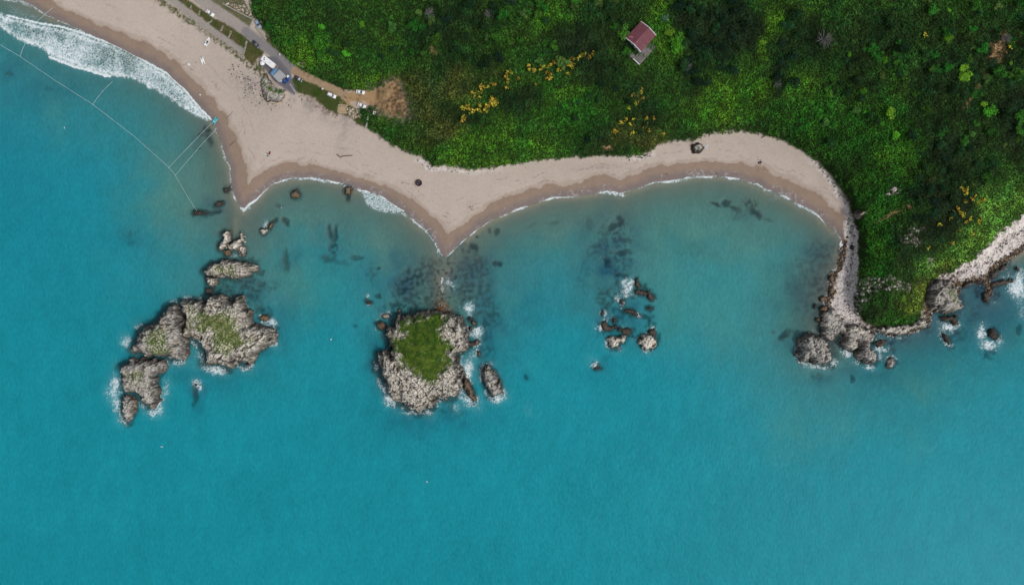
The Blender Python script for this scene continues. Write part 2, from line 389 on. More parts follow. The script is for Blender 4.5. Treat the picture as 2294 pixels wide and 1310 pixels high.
rock(ZW((395,560),(410,530),(450,508),(480,510),(490,560),(515,600),(520,680),(545,740),(550,820),(510,862),(450,850),(400,840),(350,835),(290,830),(250,815),(200,815),(185,790),(215,740),(245,700),(260,650),(290,632),(330,625),(370,590)), 11, 'rocky_island', 'triangular grey cliffed island left of the largest western island, sparse grass on top', 'island',
     grass=ZW((310,720),(370,640),(430,690),(450,760),(440,800),(370,810),(310,790)), gdens=4, strike=-20, tone='grey')
rock(ZW((150,885),(200,845),(260,850),(300,840),(350,850),(400,855),(415,890),(400,920),(355,960),(360,1000),(372,1050),(368,1110),(335,1162),(290,1135),(240,1100),(235,1075),(210,1060),(160,1060),(135,1020),(145,960),(140,900)), 8, 'rocky_island', 'dark grey lower left island with an ochre slab at its bottom end', 'island',
     grass=ZW((230,900),(280,870),(300,960),(280,1000),(230,980)), gdens=3, tone='grey', strike=70)
rock(ZW((150,1080),(190,1070),(230,1100),(235,1160),(215,1200),(190,1247),(165,1230),(140,1180),(145,1130)), 4.5, 'sea_rock', 'pointed pale rock at the lowest tip of the western group', tone='grey', strike=70)
rock(ZW((292,1135),(340,1085),(372,1060),(368,1112),(335,1164)), 2.2, 'sea_rock', 'smooth ochre slab at the foot of the dark lower left island', tone='brown')
# middle island
rock(ZC((490,650),(520,615),(600,615),(650,590),(720,585),(800,600),(870,610),(920,640),(940,700),(950,760),(950,820),(920,850),(880,870),(870,900),(910,930),(925,980),(920,1050),(890,1100),(860,1130),(800,1135),(750,1118),(745,1180),(720,1200),(695,1185),(680,1205),(640,1215),(590,1205),(545,1170),(500,1160),(470,1130),(445,1080),(425,1020),(410,960),(395,900),(388,850),(440,838),(470,850),(465,790),(430,740),(450,700),(480,690)), 12, 'rocky_island', 'big round middle island capped with deep green grass, opposite the pointed sandbar', 'island',
     grass=ZC((500,660),(600,630),(720,590),(830,620),(840,680),(800,720),(840,800),(830,850),(870,930),(800,980),(750,1030),(640,985),(560,930),(530,880),(500,790),(540,740),(520,700)), gdens=14, strike=-65)
rock(ZC((925,970),(948,1000),(978,1060),(1002,1130),(985,1158),(960,1130),(935,1080),(918,1040)), 3.5, 'sea_rock', 'thin brown spur pointing down from the right side of the middle island', tone='brown', strike=-65)
rock(ZC((1035,960),(1060,922),(1090,938),(1115,965),(1140,1000),(1162,1060),(1162,1100),(1130,1100),(1110,1117),(1078,1110),(1062,1060),(1042,1010)), 6, 'sea_rock', 'elongated striped rock alone in the foam right of the middle island', tone='grey', strike=-68, stripe=.8)
rock(ZC((385,670),(410,652),(445,665),(452,690),(430,712),(400,705)), 2, 'sea_rock', 'ochre topped rock on the upper left side of the middle island', tone='brown')
rock(ZC((420,615),(450,606),(476,618),(470,636),(435,636)), 1.4, 'sea_rock', 'small flat oval rock at the upper left of the middle island', tone='grey')
for i, (x, y, r, lb) in enumerate([(965,640,14,'brown boulder below the first splash on the right side of the middle island'),(985,665,16,'brown boulder midway between two splashes on the right of the middle island'),(965,700,15,'ochre boulder against the upper right flank of the middle island'),(1003,785,19,'ochre boulder below the brightest foam right of the middle island'),(970,795,22,'dark boulder against the right flank of the middle island'),(1018,850,14,'lone brown boulder at the lower end of the right-hand boulder row'),(885,885,22,'black boulder in the notch on the right of the middle island'),(530,588,11,'brown boulder in the weedy shallows above the middle island')]):
    u, v = 700+x/2.73, 480+y/2.73
    rock(blob(u, v, r/2.73, r*.8/2.73, i*40), 1.5, 'boulder', lb, 'boulder', tone='brown' if i % 2 else 'dark', group='boulders around the middle island')
# reef group in the eastern bay
rock(ZM((320,1010),(345,1000),(375,1005),(400,992),(440,990),(452,1010),(435,1040),(402,1045),(395,1077),(350,1080),(325,1060),(330,1035)), 3.6, 'sea_rock', 'pale jagged rock, left of the two bright rocks in the bay', tone='white', group='twin pale rocks in the bay')
rock(ZM((518,1030),(550,990),(590,985),(622,1000),(648,1030),(642,1055),(610,1082),(570,1088),(535,1068)), 3.8, 'sea_rock', 'pale rounded rock, right of the two bright rocks in the bay', tone='white', group='twin pale rocks in the bay')
rl = [(((585,975),(600,950),(630,945),(642,985),(635,1005),(600,990)), 'dark rock awash just above the right bright rock in the bay'),
 (((505,625),(520,618),(530,650),(545,680),(520,690),(505,665)), 'upright black and ochre reef rock right of the large splash in the bay'),
 (((500,700),(530,695),(590,705),(620,730),(635,755),(600,765),(575,735),(530,728),(505,722)), 'long bent black and ochre reef rock at the upper right of the reef'),
 (((402,765),(420,758),(432,780),(420,800),(405,785)), 'small ochre reef rock directly under the large splash'),
 (((425,830),(450,820),(490,828),(515,850),(530,868),(500,862),(460,845),(432,842)), 'slanting thin ochre reef rock in the middle of the reef'),
 (((285,905),(310,895),(325,930),(360,935),(380,920),(385,945),(345,962),(295,965),(285,940)), 'ragged black reef rock at the left end of the reef'),
 (((350,885),(375,880),(385,905),(360,912)), 'tiny black reef rock in the foam above the ragged reef rock'),
 (((390,940),(430,950),(455,940),(478,955),(480,985),(450,990),(415,975),(392,960)), 'black and ochre reef rock touching the left bright rock'),
 (((275,850),(295,832),(304,845),(285,866)), 'tiny isolated reef rock at the upper left of the ragged reef rock'),
 (((578,815),(598,806),(618,818),(600,830)), 'small isolated reef rock at the right edge of the reef')]
for p, lb in rl: rock(ZM(*p), 1.3, 'reef_rock', lb, 'reef rock', tone='dark', group='reef rocks in the eastern bay')
rock(blob(1338, 824, 7, 4), .5, 'reef_rock', 'lone dark rock awash under a splash below the reef', 'reef rock', tone='dark')
# headland rocks
rock(ZR((360,920),(400,880),(440,872),(490,880),(530,890),(570,920),(600,980),(615,1030),(612,1110),(575,1100),(540,1112),(490,1105),(440,1075),(390,1090),(365,1060),(358,1000)), 8, 'rocky_islet', 'craggy round grey islet off the left of the headland tip', 'islet', tone='grey', strike=60)
rock(ZR((530,835),(570,808),(620,830),(640,870),(600,905),(560,902),(530,870)), 5, 'sea_rock', 'dark angular rock between the pebble beach end and the round grey islet', tone='grey')
rock(ZR((690,910),(720,885),(780,898),(803,940),(800,990),(770,1010),(700,992),(680,960)), 6.5, 'sea_rock', 'smooth pale domed rock at the headland tip', tone='pale', crag=.6)
rock(ZR((800,925),(870,900),(890,950),(920,990),(942,1030),(938,1072),(910,1108),(850,1102),(800,1072),(780,1020),(812,1000)), 7, 'sea_rock', 'jagged grey rock reaching lowest below the headland tip', tone='grey')
rock(ZR((895,835),(1000,815),(1100,798),(1180,798),(1260,765),(1322,768),(1285,832),(1200,850),(1130,888),(1050,892),(960,872),(910,855)), 4.2, 'rock_ledge', 'long sloping striped rock ledge at the foot of the grassy headland', 'rock ledge', tone='pale', strike=8, stripe=.8)
rock(ZR((1310,525),(1380,480),(1500,470),(1522,540),(1552,620),(1565,680),(1535,722),(1490,737),(1400,712),(1340,692),(1310,640)), 7, 'rock_outcrop', 'striped grey outcrop at the right of the headland beside the dark pool', 'rock outcrop', tone='grey', strike=0, stripe=.9, grass=ZR((1420,560),(1500,570),(1520,640),(1440,640)), gdens=3)
rock(ZR((1400,752),(1520,740),(1532,810),(1495,815),(1470,780),(1420,792)), 1.8, 'sea_rock', 'low black rock in the foam below the striped outcrop', tone='dark')
rock(ZR((1408,868),(1440,878),(1472,920),(1472,957),(1440,942),(1418,900)), 1.8, 'sea_rock', 'slim black rock below the foam right of the headland', tone='dark')
rock(ZR((1750,850),(1790,833),(1815,860),(1832,900),(1800,917),(1760,900)), 2.6, 'sea_rock', 'lone dark brown rock ringed by foam at the right edge of the sea', tone='dark')
rock(ZR((1010,1062),(1050,1048),(1074,1085),(1040,1133),(1003,1117)), 2.4, 'sea_rock', 'small pale-topped rock off the lower right of the headland tip', tone='grey')
rock(ZR((905,945),(970,912),(1012,925),(990,962),(940,978)), 1.4, 'sea_rock', 'low dark rock in the foam right of the jagged headland rock', tone='dark')
rock(ZR((885,880),(905,872),(915,900),(895,912)), 2, 'sea_rock', 'small dark boulder wedged under the sloping ledge', tone='dark')
rock(ZR((1705,585),(1745,560),(1765,600),(1750,655),(1718,640)), 1.5, 'sea_rock', 'brown weedy rock right of the dark pool', tone='dark')
rock(ZR((1570,500),(1620,492),(1690,478),(1735,500),(1745,530),(1700,515),(1640,505),(1590,535),(1560,545)), 1.6, 'sea_rock', 'ochre rock rim curving over the top of the dark pool', tone='dark')
rock(ZR((1760,430),(1810,400),(1850,370),(1900,350),(1890,390),(1850,430),(1800,470),(1765,480)), 1.6, 'sea_rock', 'dark broken rock flat between the small pale beach and the surf at the right edge', tone='dark', stripe=.8)
rock(ZR((1760,500),(1860,480),(1930,470),(1940,500),(1860,520),(1770,540)), 1.1, 'sea_rock', 'low striped wet rock flat right of the dark pool', tone='dark', stripe=.9)
rock(ZR((1945,395),(1965,385),(1985,405),(1970,425)), 1.2, 'sea_rock', 'small dark rock in the shallows of the small right-hand bay', tone='dark')
rock(ZR((690,820),(760,800),(880,830),(885,880),(800,905),(730,880),(700,860)), 5, 'rock_outcrop', 'brownish broken outcrop joining the pebble beach to the headland tip rocks', 'rock outcrop', tone='pale', z0=.3)
rock([(1846,700),(1858,690),(1880,702),(1893,722),(1906,738),(1898,752),(1876,748),(1862,764),(1846,756),(1838,734)], 3.4, 'rock_outcrop', 'dark broken rock shelf closing the lower end of the pebble beach', 'rock outcrop', tone='grey', stripe=.6, strike=30, z0=.2)
rock([(1890,735),(1915,728),(1945,740),(1962,750),(1958,765),(1935,772),(1912,768),(1894,756)], 3.8, 'rock_outcrop', 'jagged shelf between the pebble beach and the domed headland rock', 'rock outcrop', tone='grey', stripe=.6, strike=70, z0=.2)
for i, (x, y, r, t, lb) in enumerate([(540,618,26,'brown','ochre boulder jutting left of the pebble beach'),(600,470,26,'brown','ochre boulder at the bend of the pebble beach edge'),(602,556,30,'brown','large ochre boulder on the pebble beach edge below the bend'),(548,690,30,'brown','brown boulder where the pebble beach widens'),(500,772,18,'brown','small ochre boulder left of the dark angular rock'),(545,785,30,'grey','grey boulder directly above the dark angular rock'),(482,672,12,'dark','smallest boulder in the water left of the pebble beach'),(600,740,26,'dark','dark boulder at the lower end of the pebble beach'),(720,170,10,'dark','little dark boulder high on the pebble beach'),(758,243,12,'dark','black boulder against the foot of the green slope on the pebble beach')]):
    rock(blob(1680+x/3.275, 480+y/3.275, r/3.275, r*.75/3.275, i*50), 1.7, 'boulder', lb, 'boulder', tone=t, group='boulders along the pebble beach', z0=.2 if i != 9 else 1)
# stones off the sandbars
rock(blob(661, 436, 11, 10), 2, 'sea_rock', 'round ochre rock with a weedy skirt in the first bay', tone='brown')
rock(ZS((1718,745),(1782,758),(1765,792),(1758,822),(1715,808)), 2, 'sea_rock', 'brown rock touching the beach left of the small breaking wave', tone='brown')
rock(ZS((632,760),(660,765),(690,738),(685,780),(660,795),(640,790)), .8, 'sea_rock', 'small dark cluster of stone beside the western sandbar', tone='dark')
rock(ZS((548,922),(580,885),(635,876),(636,900),(590,925)), .8, 'sea_rock', 'dark flat rock with a foam cap, right of the rope end', tone='dark')
rock(ZS((358,985),(390,955),(440,965),(500,992),(430,1000),(370,997)), .8, 'sea_rock', 'dark flat rock where the long floating rope ends', tone='dark')
rock(blob(591, 518, 8, 7), 2, 'sea_rock', 'whitish topped rock in foam off the western sandbar', tone='white')
rock(blob(607, 505, 5, 8, 20), 1.2, 'sea_rock', 'ochre rock just above the whitish topped rock', tone='brown')
rock(blob(825, 678, 7, 4), .6, 'reef_rock', 'dark rock awash upper left of the middle island', 'reef rock', tone='dark')
rock(blob(439, 862, 4, 3), .4, 'reef_rock', 'dark rock awash below the largest western island', 'reef rock', tone='dark')
# rocks on land
zk = float(ground(617, 208))
rock(ZB((1330,960),(1380,900),(1440,960),(1480,1010),(1560,1080),(1620,1100),(1650,1170),(1600,1230),(1480,1258),(1380,1230),(1360,1160),(1340,1080)), 3, 'rock_outcrop', 'rocky grass-topped knoll beside the paved plaza on the beach', 'rock outcrop', grass=ZB((1370,970),(1430,1000),(1520,1070),(1560,1120),(1470,1160),(1370,1120)), gdens=26, z0=2.0, tone='grey')
rock(blob(1565, 329, 12, 9), 2.4, 'boulder', 'large boulder overgrown with green on the eastern beach', 'boulder', grass=blob(1566, 330, 11, 8), gdens=26, z0=2.0, tone='grey')
for i, (u, v, a, b_, lb, t) in enumerate([(2003,424,9,8,'large pale boulder on the dark slope above the headland','white'),(1990,434,5,4,'small pale boulder beside the large one on the dark slope','white'),(1932,478,8,4,'pale outcrop just above the pebble beach edge','white'),(585,50,3,3,'small grey boulder on the verge at the wood edge','grey')]):
    rock(blob(u, v, a, b_, -20), 1.7, 'boulder', lb, 'boulder', tone=t, z0=float(ground(u, v))-.1)


# ------------------------------------------------------------------ ground colour survey
fine = fbm(X0/1.3, Y0/1.3, 3, 61); med = fbm(X0/6, Y0/6, 4, 71); big = fbm(X0/40, Y0/40, 3, 81)
sand = lin(180, 167, 156)
G = np.ones(UU.shape+(3,))*sand
G = G*(1+.10*big[..., None]+.06*med[..., None]+.03*fine[..., None])
# grey disturbed sand, tracks
dist_ = np.clip(np.exp(-ell(720, 245, 70, 22, 22)**2)+.8*np.exp(-ell(560, 195, 60, 25, 40)**2)+.5*np.exp(-ell(770, 300, 20, 45, 10)**2)+.5*np.exp(-ell(1340, 375, 60, 9, -5)**2), 0, 1)
G = mix(G, lin(134, 128, 124), dist_*sst(-.35, .25, med+.5*fine)*.8)
# dry / wrack lines parallel to the shore
wl = sdL+2.5*fbm(X0/9, Y0/9, 3, 91)
for c, wd, st in ((12.5, .3, .45), (8.6, .4, .6), (17, .3, .35), (10.4, .25, .4)):
    line = np.exp(-((wl-c)/wd)**2)*sst(-.05, .25, fbm(X0/11, Y0/11, 2, 95+int(c)))*sst(-.2, .1, fine)
    G = mix(G, lin(105, 88, 75), line*st)
deb = sst(.50, .62, fbm(X0/.9, Y0/.9, 2, 97))*sst(-.1, .4, fbm(X0/12, Y0/12, 2, 96))
G = mix(G, lin(96, 86, 78), deb*.55)
# wet sand with cusps
cusp = (1.2-np.abs(pn(X0/13+9, Y0/13, 99))*4.2)*sst(-.5, .2, pn(X0/25, Y0/25, 98))+1.3*fbm(X0/3.5, Y0/3.5, 4, 101)+.6
wid = 7.0+2.4*pn(X0/38, Y0/38, 103)
wet = 1-sst(-.35, .35, sdL-wid+cusp-.8)
damp = 1-sst(-.2, .9, sdL-wid-.4+cusp*.8-1.6+.8*med)
G = mix(G, lin(165, 150, 138), damp*.7)
wetc = mix(np.ones(UU.shape+(3,))*lin(142, 124, 110), lin(124, 112, 108), 1-sst(1.0, 4.5, sdL+med))
G = mix(G, wetc*(1+.10*med[..., None]), wet)
G = mix(G, lin(132, 108, 92), np.exp(-((sdL-wid+cusp-.8+.35)/.28)**2)*.35*(sdL > 0))
lace = np.exp(-(np.abs(fbm(X0/5.5, Y0/5.5, 3, 107))/.035)**2)*sst(4.2, 2.2, sdL)*(sdL > -.5)*sst(-.1, .25, pn(X0/14, Y0/14, 108))*(UU > 560)
lace = np.maximum(lace, sst(-.1, .3, fine)*sst(1.8, .4, sdL)*(sdL > 0)*sst(.0, .4, pn(X0/10, Y0/10, 109))*.7*(UU > 560))
G = mix(G, lin(186, 184, 188), lace*.5)
# pebble beach on the east side
peb = sst(0, 1, samp(sdist(UC, VC, [(1905,470),(1925,520),(1925,600),(1915,690),(1960,760),(1850,760),(1850,690),(1868,640),(1882,590),(1893,540),(1890,500)])*S, UU+w3*10, VV+w4*10, 5))
peb2 = sst(0, 1, samp(sdist(UC, VC, [(2140,600),(2180,580),(2240,520),(2300,470),(2700,330),(2700,470),(2300,560),(2240,595),(2200,640),(2150,640)])*S, UU+w3*10, VV+w4*10, 5))
white = sst(-.3, .3, fine)
pebc = mix(np.ones(UU.shape+(3,))*lin(150, 140, 132), lin(214, 207, 203), sst(-.45, .05, fine+.3*w3))
G = mix(G, pebc, np.clip(peb+peb2, 0, 1))
peb2 = peb2*(1-.85*np.exp(-ell(2222, 590, 16, 26, 30)**4))
toe = np.exp(-((sdH+1.0)/1.0)**2)*np.clip(sst(1790, 1860, UU)+np.exp(-ell(1020, 378, 80, 12)**2)+np.exp(-ell(1440, 352, 40, 12)**2)+np.exp(-ell(955, 365, 25, 12)**2), 0, 1)
G = mix(G, pebc, np.clip(toe*1.5, 0, 1)*.9)
# ochre weedy stones by the waterline there
och = np.exp(-((sdL-1.2)/1.4)**2)*np.clip(rocky*sst(1780, 1840, UU), 0, 1)
G = mix(G, mix(np.ones(UU.shape+(3,))*lin(60, 48, 38), lin(150, 112, 66), sst(-.2, .3, fine)), np.clip(och*1.3, 0, 1))
def zone(poly, warp=3., soft=.5):
    P = np.array(poly); u0, v0 = P.min(0)-20; u1, v1 = P.max(0)+20
    i0, i1 = np.searchsorted(U1, [u0, u1]); j0, j1 = np.searchsorted(V1, [v0, v1])
    out = np.zeros(UU.shape)
    sl = (slice(j0, j1), slice(i0, i1))
    out[sl] = sst(-soft, soft, sdist(UU[sl]+w3[sl]*warp, VV[sl]+w4[sl]*warp, poly)*S)
    return out
def strip(line, half, warp=1.5, soft=.3):
    P = np.array(line); u0, v0 = P.min(0)-half-20; u1, v1 = P.max(0)+half+20
    i0, i1 = np.searchsorted(U1, [u0, u1]); j0, j1 = np.searchsorted(V1, [v0, v1])
    out = np.zeros(UU.shape); sl = (slice(j0, j1), slice(i0, i1))
    out[sl] = sst(-soft, soft, (half-sdist(UU[sl]+w3[sl]*warp, VV[sl]+w4[sl]*warp, line, False))*S)
    return out
olive = lin(92, 88, 58); grey = lin(140, 134, 130)
gA = strip(ZB((-500,-360),(130,30),(400,215),(620,355),(800,480),(1000,630),(1110,720)), 6.5, 10, .8)
gB = zone(ZB((-500,-500),(-200,-420),(480,30),(760,225),(1000,345),(1100,425),(1190,490),(1370,640),(1330,700),(1260,740),(1240,800),(1150,720),(1080,600),(1000,545),(850,410),(600,215),(350,30)), 3)
gC = zone(ZB((400,-200),(700,20),(900,190),(1190,345),(1235,240),(1150,40),(1000,-200)), 3)
gD = zone(ZK((550,460),(620,430),(950,570),(1200,700),(1310,800),(1480,900),(1530,1090),(1420,1060),(1370,960),(1180,930),(1050,880),(850,700),(640,640),(570,560)), 5)
gE = strip(ZB((1400,470),(1600,640),(1800,830),(2100,1010),(2500,1080)), 6, 5)
gF = zone(ZB((1100,700),(1280,720),(1330,760),(1420,900),(1400,960),(1300,930),(1150,820)), 8)
low = np.clip(gA+gB+gC+gD+gE+gF, 0, 1)
spk = sst(-.25, .3, fine+.4*med)
G = mix(G, mix(np.ones(UU.shape+(3,))*olive, lin(60, 74, 32), sst(-.2, .3, med)), np.clip(gA*spk+gB+gC*.8+gD+gE*.9+gF*spk, 0, 1))
bank = zone(ZK((700,640),(850,700),(1050,880),(1180,930),(1170,960),(1000,930),(820,800),(690,700)), 6)
G = mix(G, lin(118, 98, 84), bank*spk*.8)
lane1 = strip(ZB((-300,-330),(290,30),(620,290),(760,390),(950,520),(1090,620)), 7.5)
lane2 = strip(ZB((-200,-620),(560,-30),(700,75),(1000,270),(1200,420),(1350,540)), 12.5)
lane3 = strip(ZB((1150,390),(1350,545),(1500,660),(1680,810),(1780,890)), 10)
plaza = zone(ZB((1310,790),(1370,700),(1520,690),(1690,880),(1775,1130),(1740,1160),(1650,1110),(1500,1000),(1400,870)), 1.5)
G = mix(G, lin(146, 139, 133)*(1+.1*med[..., None]), np.clip(lane1, 0, 1)*.9)
G = mix(G, lin(152, 144, 137)*(1+.1*med[..., None]), lane2)
G = mix(G, lin(128, 124, 124)*(1+.12*med[..., None]), lane3)
G = mix(G, lin(104, 102, 108)*(1+.12*med[..., None]), plaza)
dirt = strip(ZK((600,350),(850,478),(1100,590),(1300,690),(1480,720)), 9, 4)
dirtp = zone(ZK((1300,640),(1560,610),(1750,570),(1900,440),(2000,470),(2070,600),(2150,780),(2190,960),(2080,1020),(1850,950),(1650,860),(1560,780),(1400,790),(1240,770)), 18, 3.2)
G = mix(G, lin(155, 133, 108)*(1+.12*med[..., None]+.1*fine[..., None]), dirt)
dirtp = dirtp*(1-.75*sst(870, 960, UU))
dirtp = sst(-.05, .95, dirtp+.35*med+.25*fine)*(dirtp > .01)
G = mix(G, mix(np.ones(UU.shape+(3,))*lin(100, 76, 52), lin(160, 132, 98), sst(.0, .5, fine+.5*med+.15+.5*sst(900, 850, UU))), dirtp)
bare = np.clip(dirt+dirtp, 0, 1)
terr = zone(ZK((1165,830),(1200,815),(1300,820),(1310,870),(1290,920),(1200,935),(1165,890)), 1)
G = mix(G, lin(168, 148, 120), terr)
# under the vegetation
vegm = np.clip(inH*(1-bare)*(1-lane3)*(1-peb)*(1-peb2), 0, 1)
G = mix(G, lin(40, 52, 26)*(1+.4*fine[..., None]), vegm)
# bare rock ledges showing in the hillside
ledge = np.clip(zone([(1912,655),(1925,620),(2000,618),(2045,640),(2035,655),(1960,650),(1930,700),(1912,720)], 14)+
    zone([(2020,525),(2045,510),(2062,505),(2075,510),(2050,530),(2070,550),(2045,548),(2010,540)], 14)+zone([(1990,425),(2005,412),(2020,430),(2005,438),(1985,435)], 4)+
    zone([(1915,712),(1960,732),(2010,735),(2060,722),(2085,705),(2085,735),(2000,756),(1925,755),(1905,735)], 6)+zone([(2078,650),(2100,625),(2150,610),(2155,650),(2100,660)], 8)+
    zone([(1924,482),(1940,472),(1945,480),(1930,488)], 5)+zone([(1425,352),(1450,345),(1462,340),(1455,350),(1435,357)], 4)+zone([(2076,575),(2092,580),(2094,600),(2078,600)], 8), 0, 1)
ledc = mix(np.ones(UU.shape+(3,))*lin(84, 76, 70), lin(178, 170, 165), sst(-.2, .3, fine))
ledm = ledge*sst(-.12, .22, fbm(X0/2.6, Y0/1.2, 3, 111))
G = mix(G, ledc, ledm)
orange = zone([(960,106),(968,103),(980,116),(978,124),(968,121)], 3)+strip([(1965,497),(1985,488),(2010,474),(2030,462),(2040,465)], 2.6, 8)+zone([(1350,329),(1368,326),(1372,334),(1352,336)], 3)+.6*zone([(2215,100),(2262,85),(2255,120),(2225,150)], 12)+.5*strip([(2250,75),(2210,150),(2190,200),(2160,240)], 4, 14)
G = mix(G, lin(178, 140, 104), np.clip(orange, 0, 1)*sst(-.35, .1, fine))
vegm = vegm*(1-ledm)*(1-np.clip(orange, 0, 1)*.85)
# sea bed: sand, weed and reef
sub = sst(0, -.6, sdL)
G = mix(G, lin(122, 122, 110)*(1+.10*med[..., None]), sub*(Zg < .1))
G = mix(G, lin(150, 134, 116)*(1+.2*fine[..., None]), sub*sst(-.5, -.1, Zg)*.8)
headsea = sst(1850, 1960, UU)*sst(560, 640, VV)
G = mix(G, lin(60, 92, 110), sub*headsea*(Zg < .1)*.85)
reefs = [(738,520,7,20,-12,.9),(752,522,6,22,10,.9),(744,558,10,26,0,.95),(735,580,24,8,10,.6),(800,577,18,6,0,.6),(762,588,22,6,10,.4),(640,585,9,28,-8,.6),(832,612,13,26,0,.45),(848,602,5,4,0,.8),
 (925,625,34,30,-20,.9),(905,650,32,26,0,.9),(950,600,30,22,-30,.65),(900,690,50,22,0,.8),(940,670,40,20,0,.75),(1060,600,36,44,10,.62),(1045,560,16,12,30,.6),(1062,555,14,8,50,.8),(1110,590,7,6,0,.8),(1120,592,6,7,0,.95),(1085,610,12,12,0,.75),(1112,520,6,9,-30,.7),(1097,517,4,8,-20,.6),(1070,530,4,4,0,.8),(1072,645,36,30,0,.65),(1090,700,34,40,0,.65),(1040,660,24,26,0,.8),(1010,620,20,16,0,.5),(1085,790,30,26,20,.5),(1080,740,26,26,0,.6),
 (1604,457,15,5,20,.9),(1628,456,9,10,30,.9),(1645,466,14,6,30,.8),(1678,455,20,12,5,1),(1692,475,22,9,35,.85),(1660,474,26,10,0,.6),(1720,492,14,4,15,.5),(1650,488,30,10,10,.35),
 (1386,487,8,6,0,.8),(1376,507,16,9,-40,.85),(1390,498,8,12,0,.85),(1385,530,14,14,0,.95),(1398,538,22,6,0,.6),(1350,525,12,24,20,.55),(1365,585,22,14,-10,.95),(1395,566,22,8,0,.75),(1340,560,30,26,0,.55),(1384,614,12,10,-30,.9),(1400,618,12,7,-20,.7),(1400,650,28,26,0,.8),(1360,670,28,30,10,.75),(1440,645,26,14,20,.8),(1390,700,34,24,0,.6),(1430,705,34,8,15,.8),(1355,735,24,20,0,.8),(1400,745,30,12,10,.8),(1458,722,10,16,20,.9),(1478,755,6,12,0,.7),(1310,610,20,40,10,.35),
 (1840,570,30,40,-20,.55),(1810,600,32,34,-30,.5),(1790,640,34,30,-20,.42),(1830,640,28,44,0,.6),(1810,690,40,40,0,.4),(1840,700,24,40,0,.6),(1740,600,30,30,0,.25),(1758,752,8,19,42,1),(1732,743,6,5,0,.6),(1832,842,16,10,0,.55),(1910,849,7,9,-20,.8),(1886,560,10,10,0,.8),
 (460,298,12,10,-20,1),(468,312,8,16,-10,.7),(447,300,5,5,0,.6),(444,332,3.5,3.5,0,.9),(457,286,4,7,20,.7),(438,872,10,24,12,1),(436,890,8,24,8,.75),(285,530,20,12,-20,.4),(295,545,10,6,0,.3),(838,822,7,20,-12,.95),(825,676,15,10,0,.9),(848,664,9,7,0,.85),(797,730,7,5,0,.5),(1178,845,5,8,0,.7),(824,731,3,3,0,.5),
 (1338,822,16,9,20,1),(615,495,9,8,0,1),(640,498,7,14,-28,1),(622,460,10,5,20,.6),(660,438,14,13,0,1),(779,440,7,14,0,.9),(590,516,14,9,0,.9),(604,505,9,14,20,.9),(455,477,28,7,6,1),(484,474,14,6,-14,1),(488,457,14,8,-14,1),(508,425,12,9,0,.8),
 (560,585,24,10,10,.8),(585,610,12,8,0,.6),(560,640,60,14,0,.8),(500,645,30,22,0,.9),(590,700,22,22,0,.8),(560,660,30,24,0,.7),(612,740,12,16,0,.9),(470,800,30,18,0,.5),
 (2135,745,26,26,0,.8),(2180,700,26,26,0,.5),(2130,770,12,20,-20,.8),(2215,790,20,16,0,.7),(2250,620,30,24,0,.55),(2200,655,26,18,0,.9),(2230,650,14,22,0,.8),(2282,740,8,12,0,.7),(1985,780,24,24,0,.8),(1900,770,30,20,0,.7),(1860,760,24,14,0,.9),(2010,760,30,10,0,.6),(2075,740,20,10,0,.5),(1000,915,60,16,5,.45),(960,760,130,140,0,.3),
 (22,165,9,5,0,.5),(110,200,12,6,0,.3),(1190,505,14,4,-30,.35),(1240,500,16,5,-10,.4),(1320,500,8,20,0,.35),(1550,560,50,14,-10,.25),(1480,510,40,14,0,.18)]
wu = fbm(X0/4.2, Y0/4.2, 4, 121)*16; wv = fbm(X0/4.2, Y0/4.2, 4, 131)*16
reef = np.zeros(UU.shape); mott = sst(-.28, .22, fbm(X0/2.4, Y0/2.4, 4, 141))
for (u, v, ru, rv, a, st) in reefs:
    m_ = max(ru, rv)*1.6+25
    i0, i1 = np.searchsorted(U1, [u-m_, u+m_]); j0, j1 = np.searchsorted(V1, [v-m_, v+m_]); sl = (slice(j0, j1), slice(i0, i1))
    k = min(1, min(ru, rv)/14)
    e = ell(u, v, ru, rv, a, UU[sl]+wu[sl]*k, VV[sl]+wv[sl]*k)
    mm = (1-sst(.45, 1.45, e)); mo = mott[sl] if min(ru, rv) > 9 else 1
    reef[sl] = np.maximum(reef[sl], mm*min(1, st*1.15)*(mo*.7+.3))
ring = np.zeros(UU.shape)+99.
for P_, h_ in HALO:
    u0, v0 = P_.min(0)-40; u1, v1 = P_.max(0)+40
    i0, i1 = np.searchsorted(U1, [u0, u1]); j0, j1 = np.searchsorted(V1, [v0, v1]); sl = (slice(j0, j1), slice(i0, i1))
    dd = -sdist(UU[sl]+wu[sl]*.35, VV[sl]+wv[sl]*.35, P_)*S/(.55+.09*min(h_, 8))
    ring[sl] = np.minimum(ring[sl], dd)
reef = np.maximum(reef, (1-sst(.3, 2.4, ring+2.4*w1))*.7)
Zg = np.where((sdL < 0) & (ring < 4), np.maximum(Zg, -1.1-np.maximum(ring, 0)*1.2), Zg)
reefsea = reef*(sdL < 0.5)
neckm = np.clip(np.exp(-ell(1000, 640, 75, 75)**4)+np.exp(-ell(1385, 560, 45, 90)**4)*.8, 0, 1)*(sdL < 0)
spots = sst(.04, .24, fbm(X0/1.7, Y0/1.7, 3, 151))*neckm
reefsea = np.maximum(reefsea, spots*.85)
G = mix(G, lin(34, 36, 50), np.clip(reefsea, 0, 1)*.97)

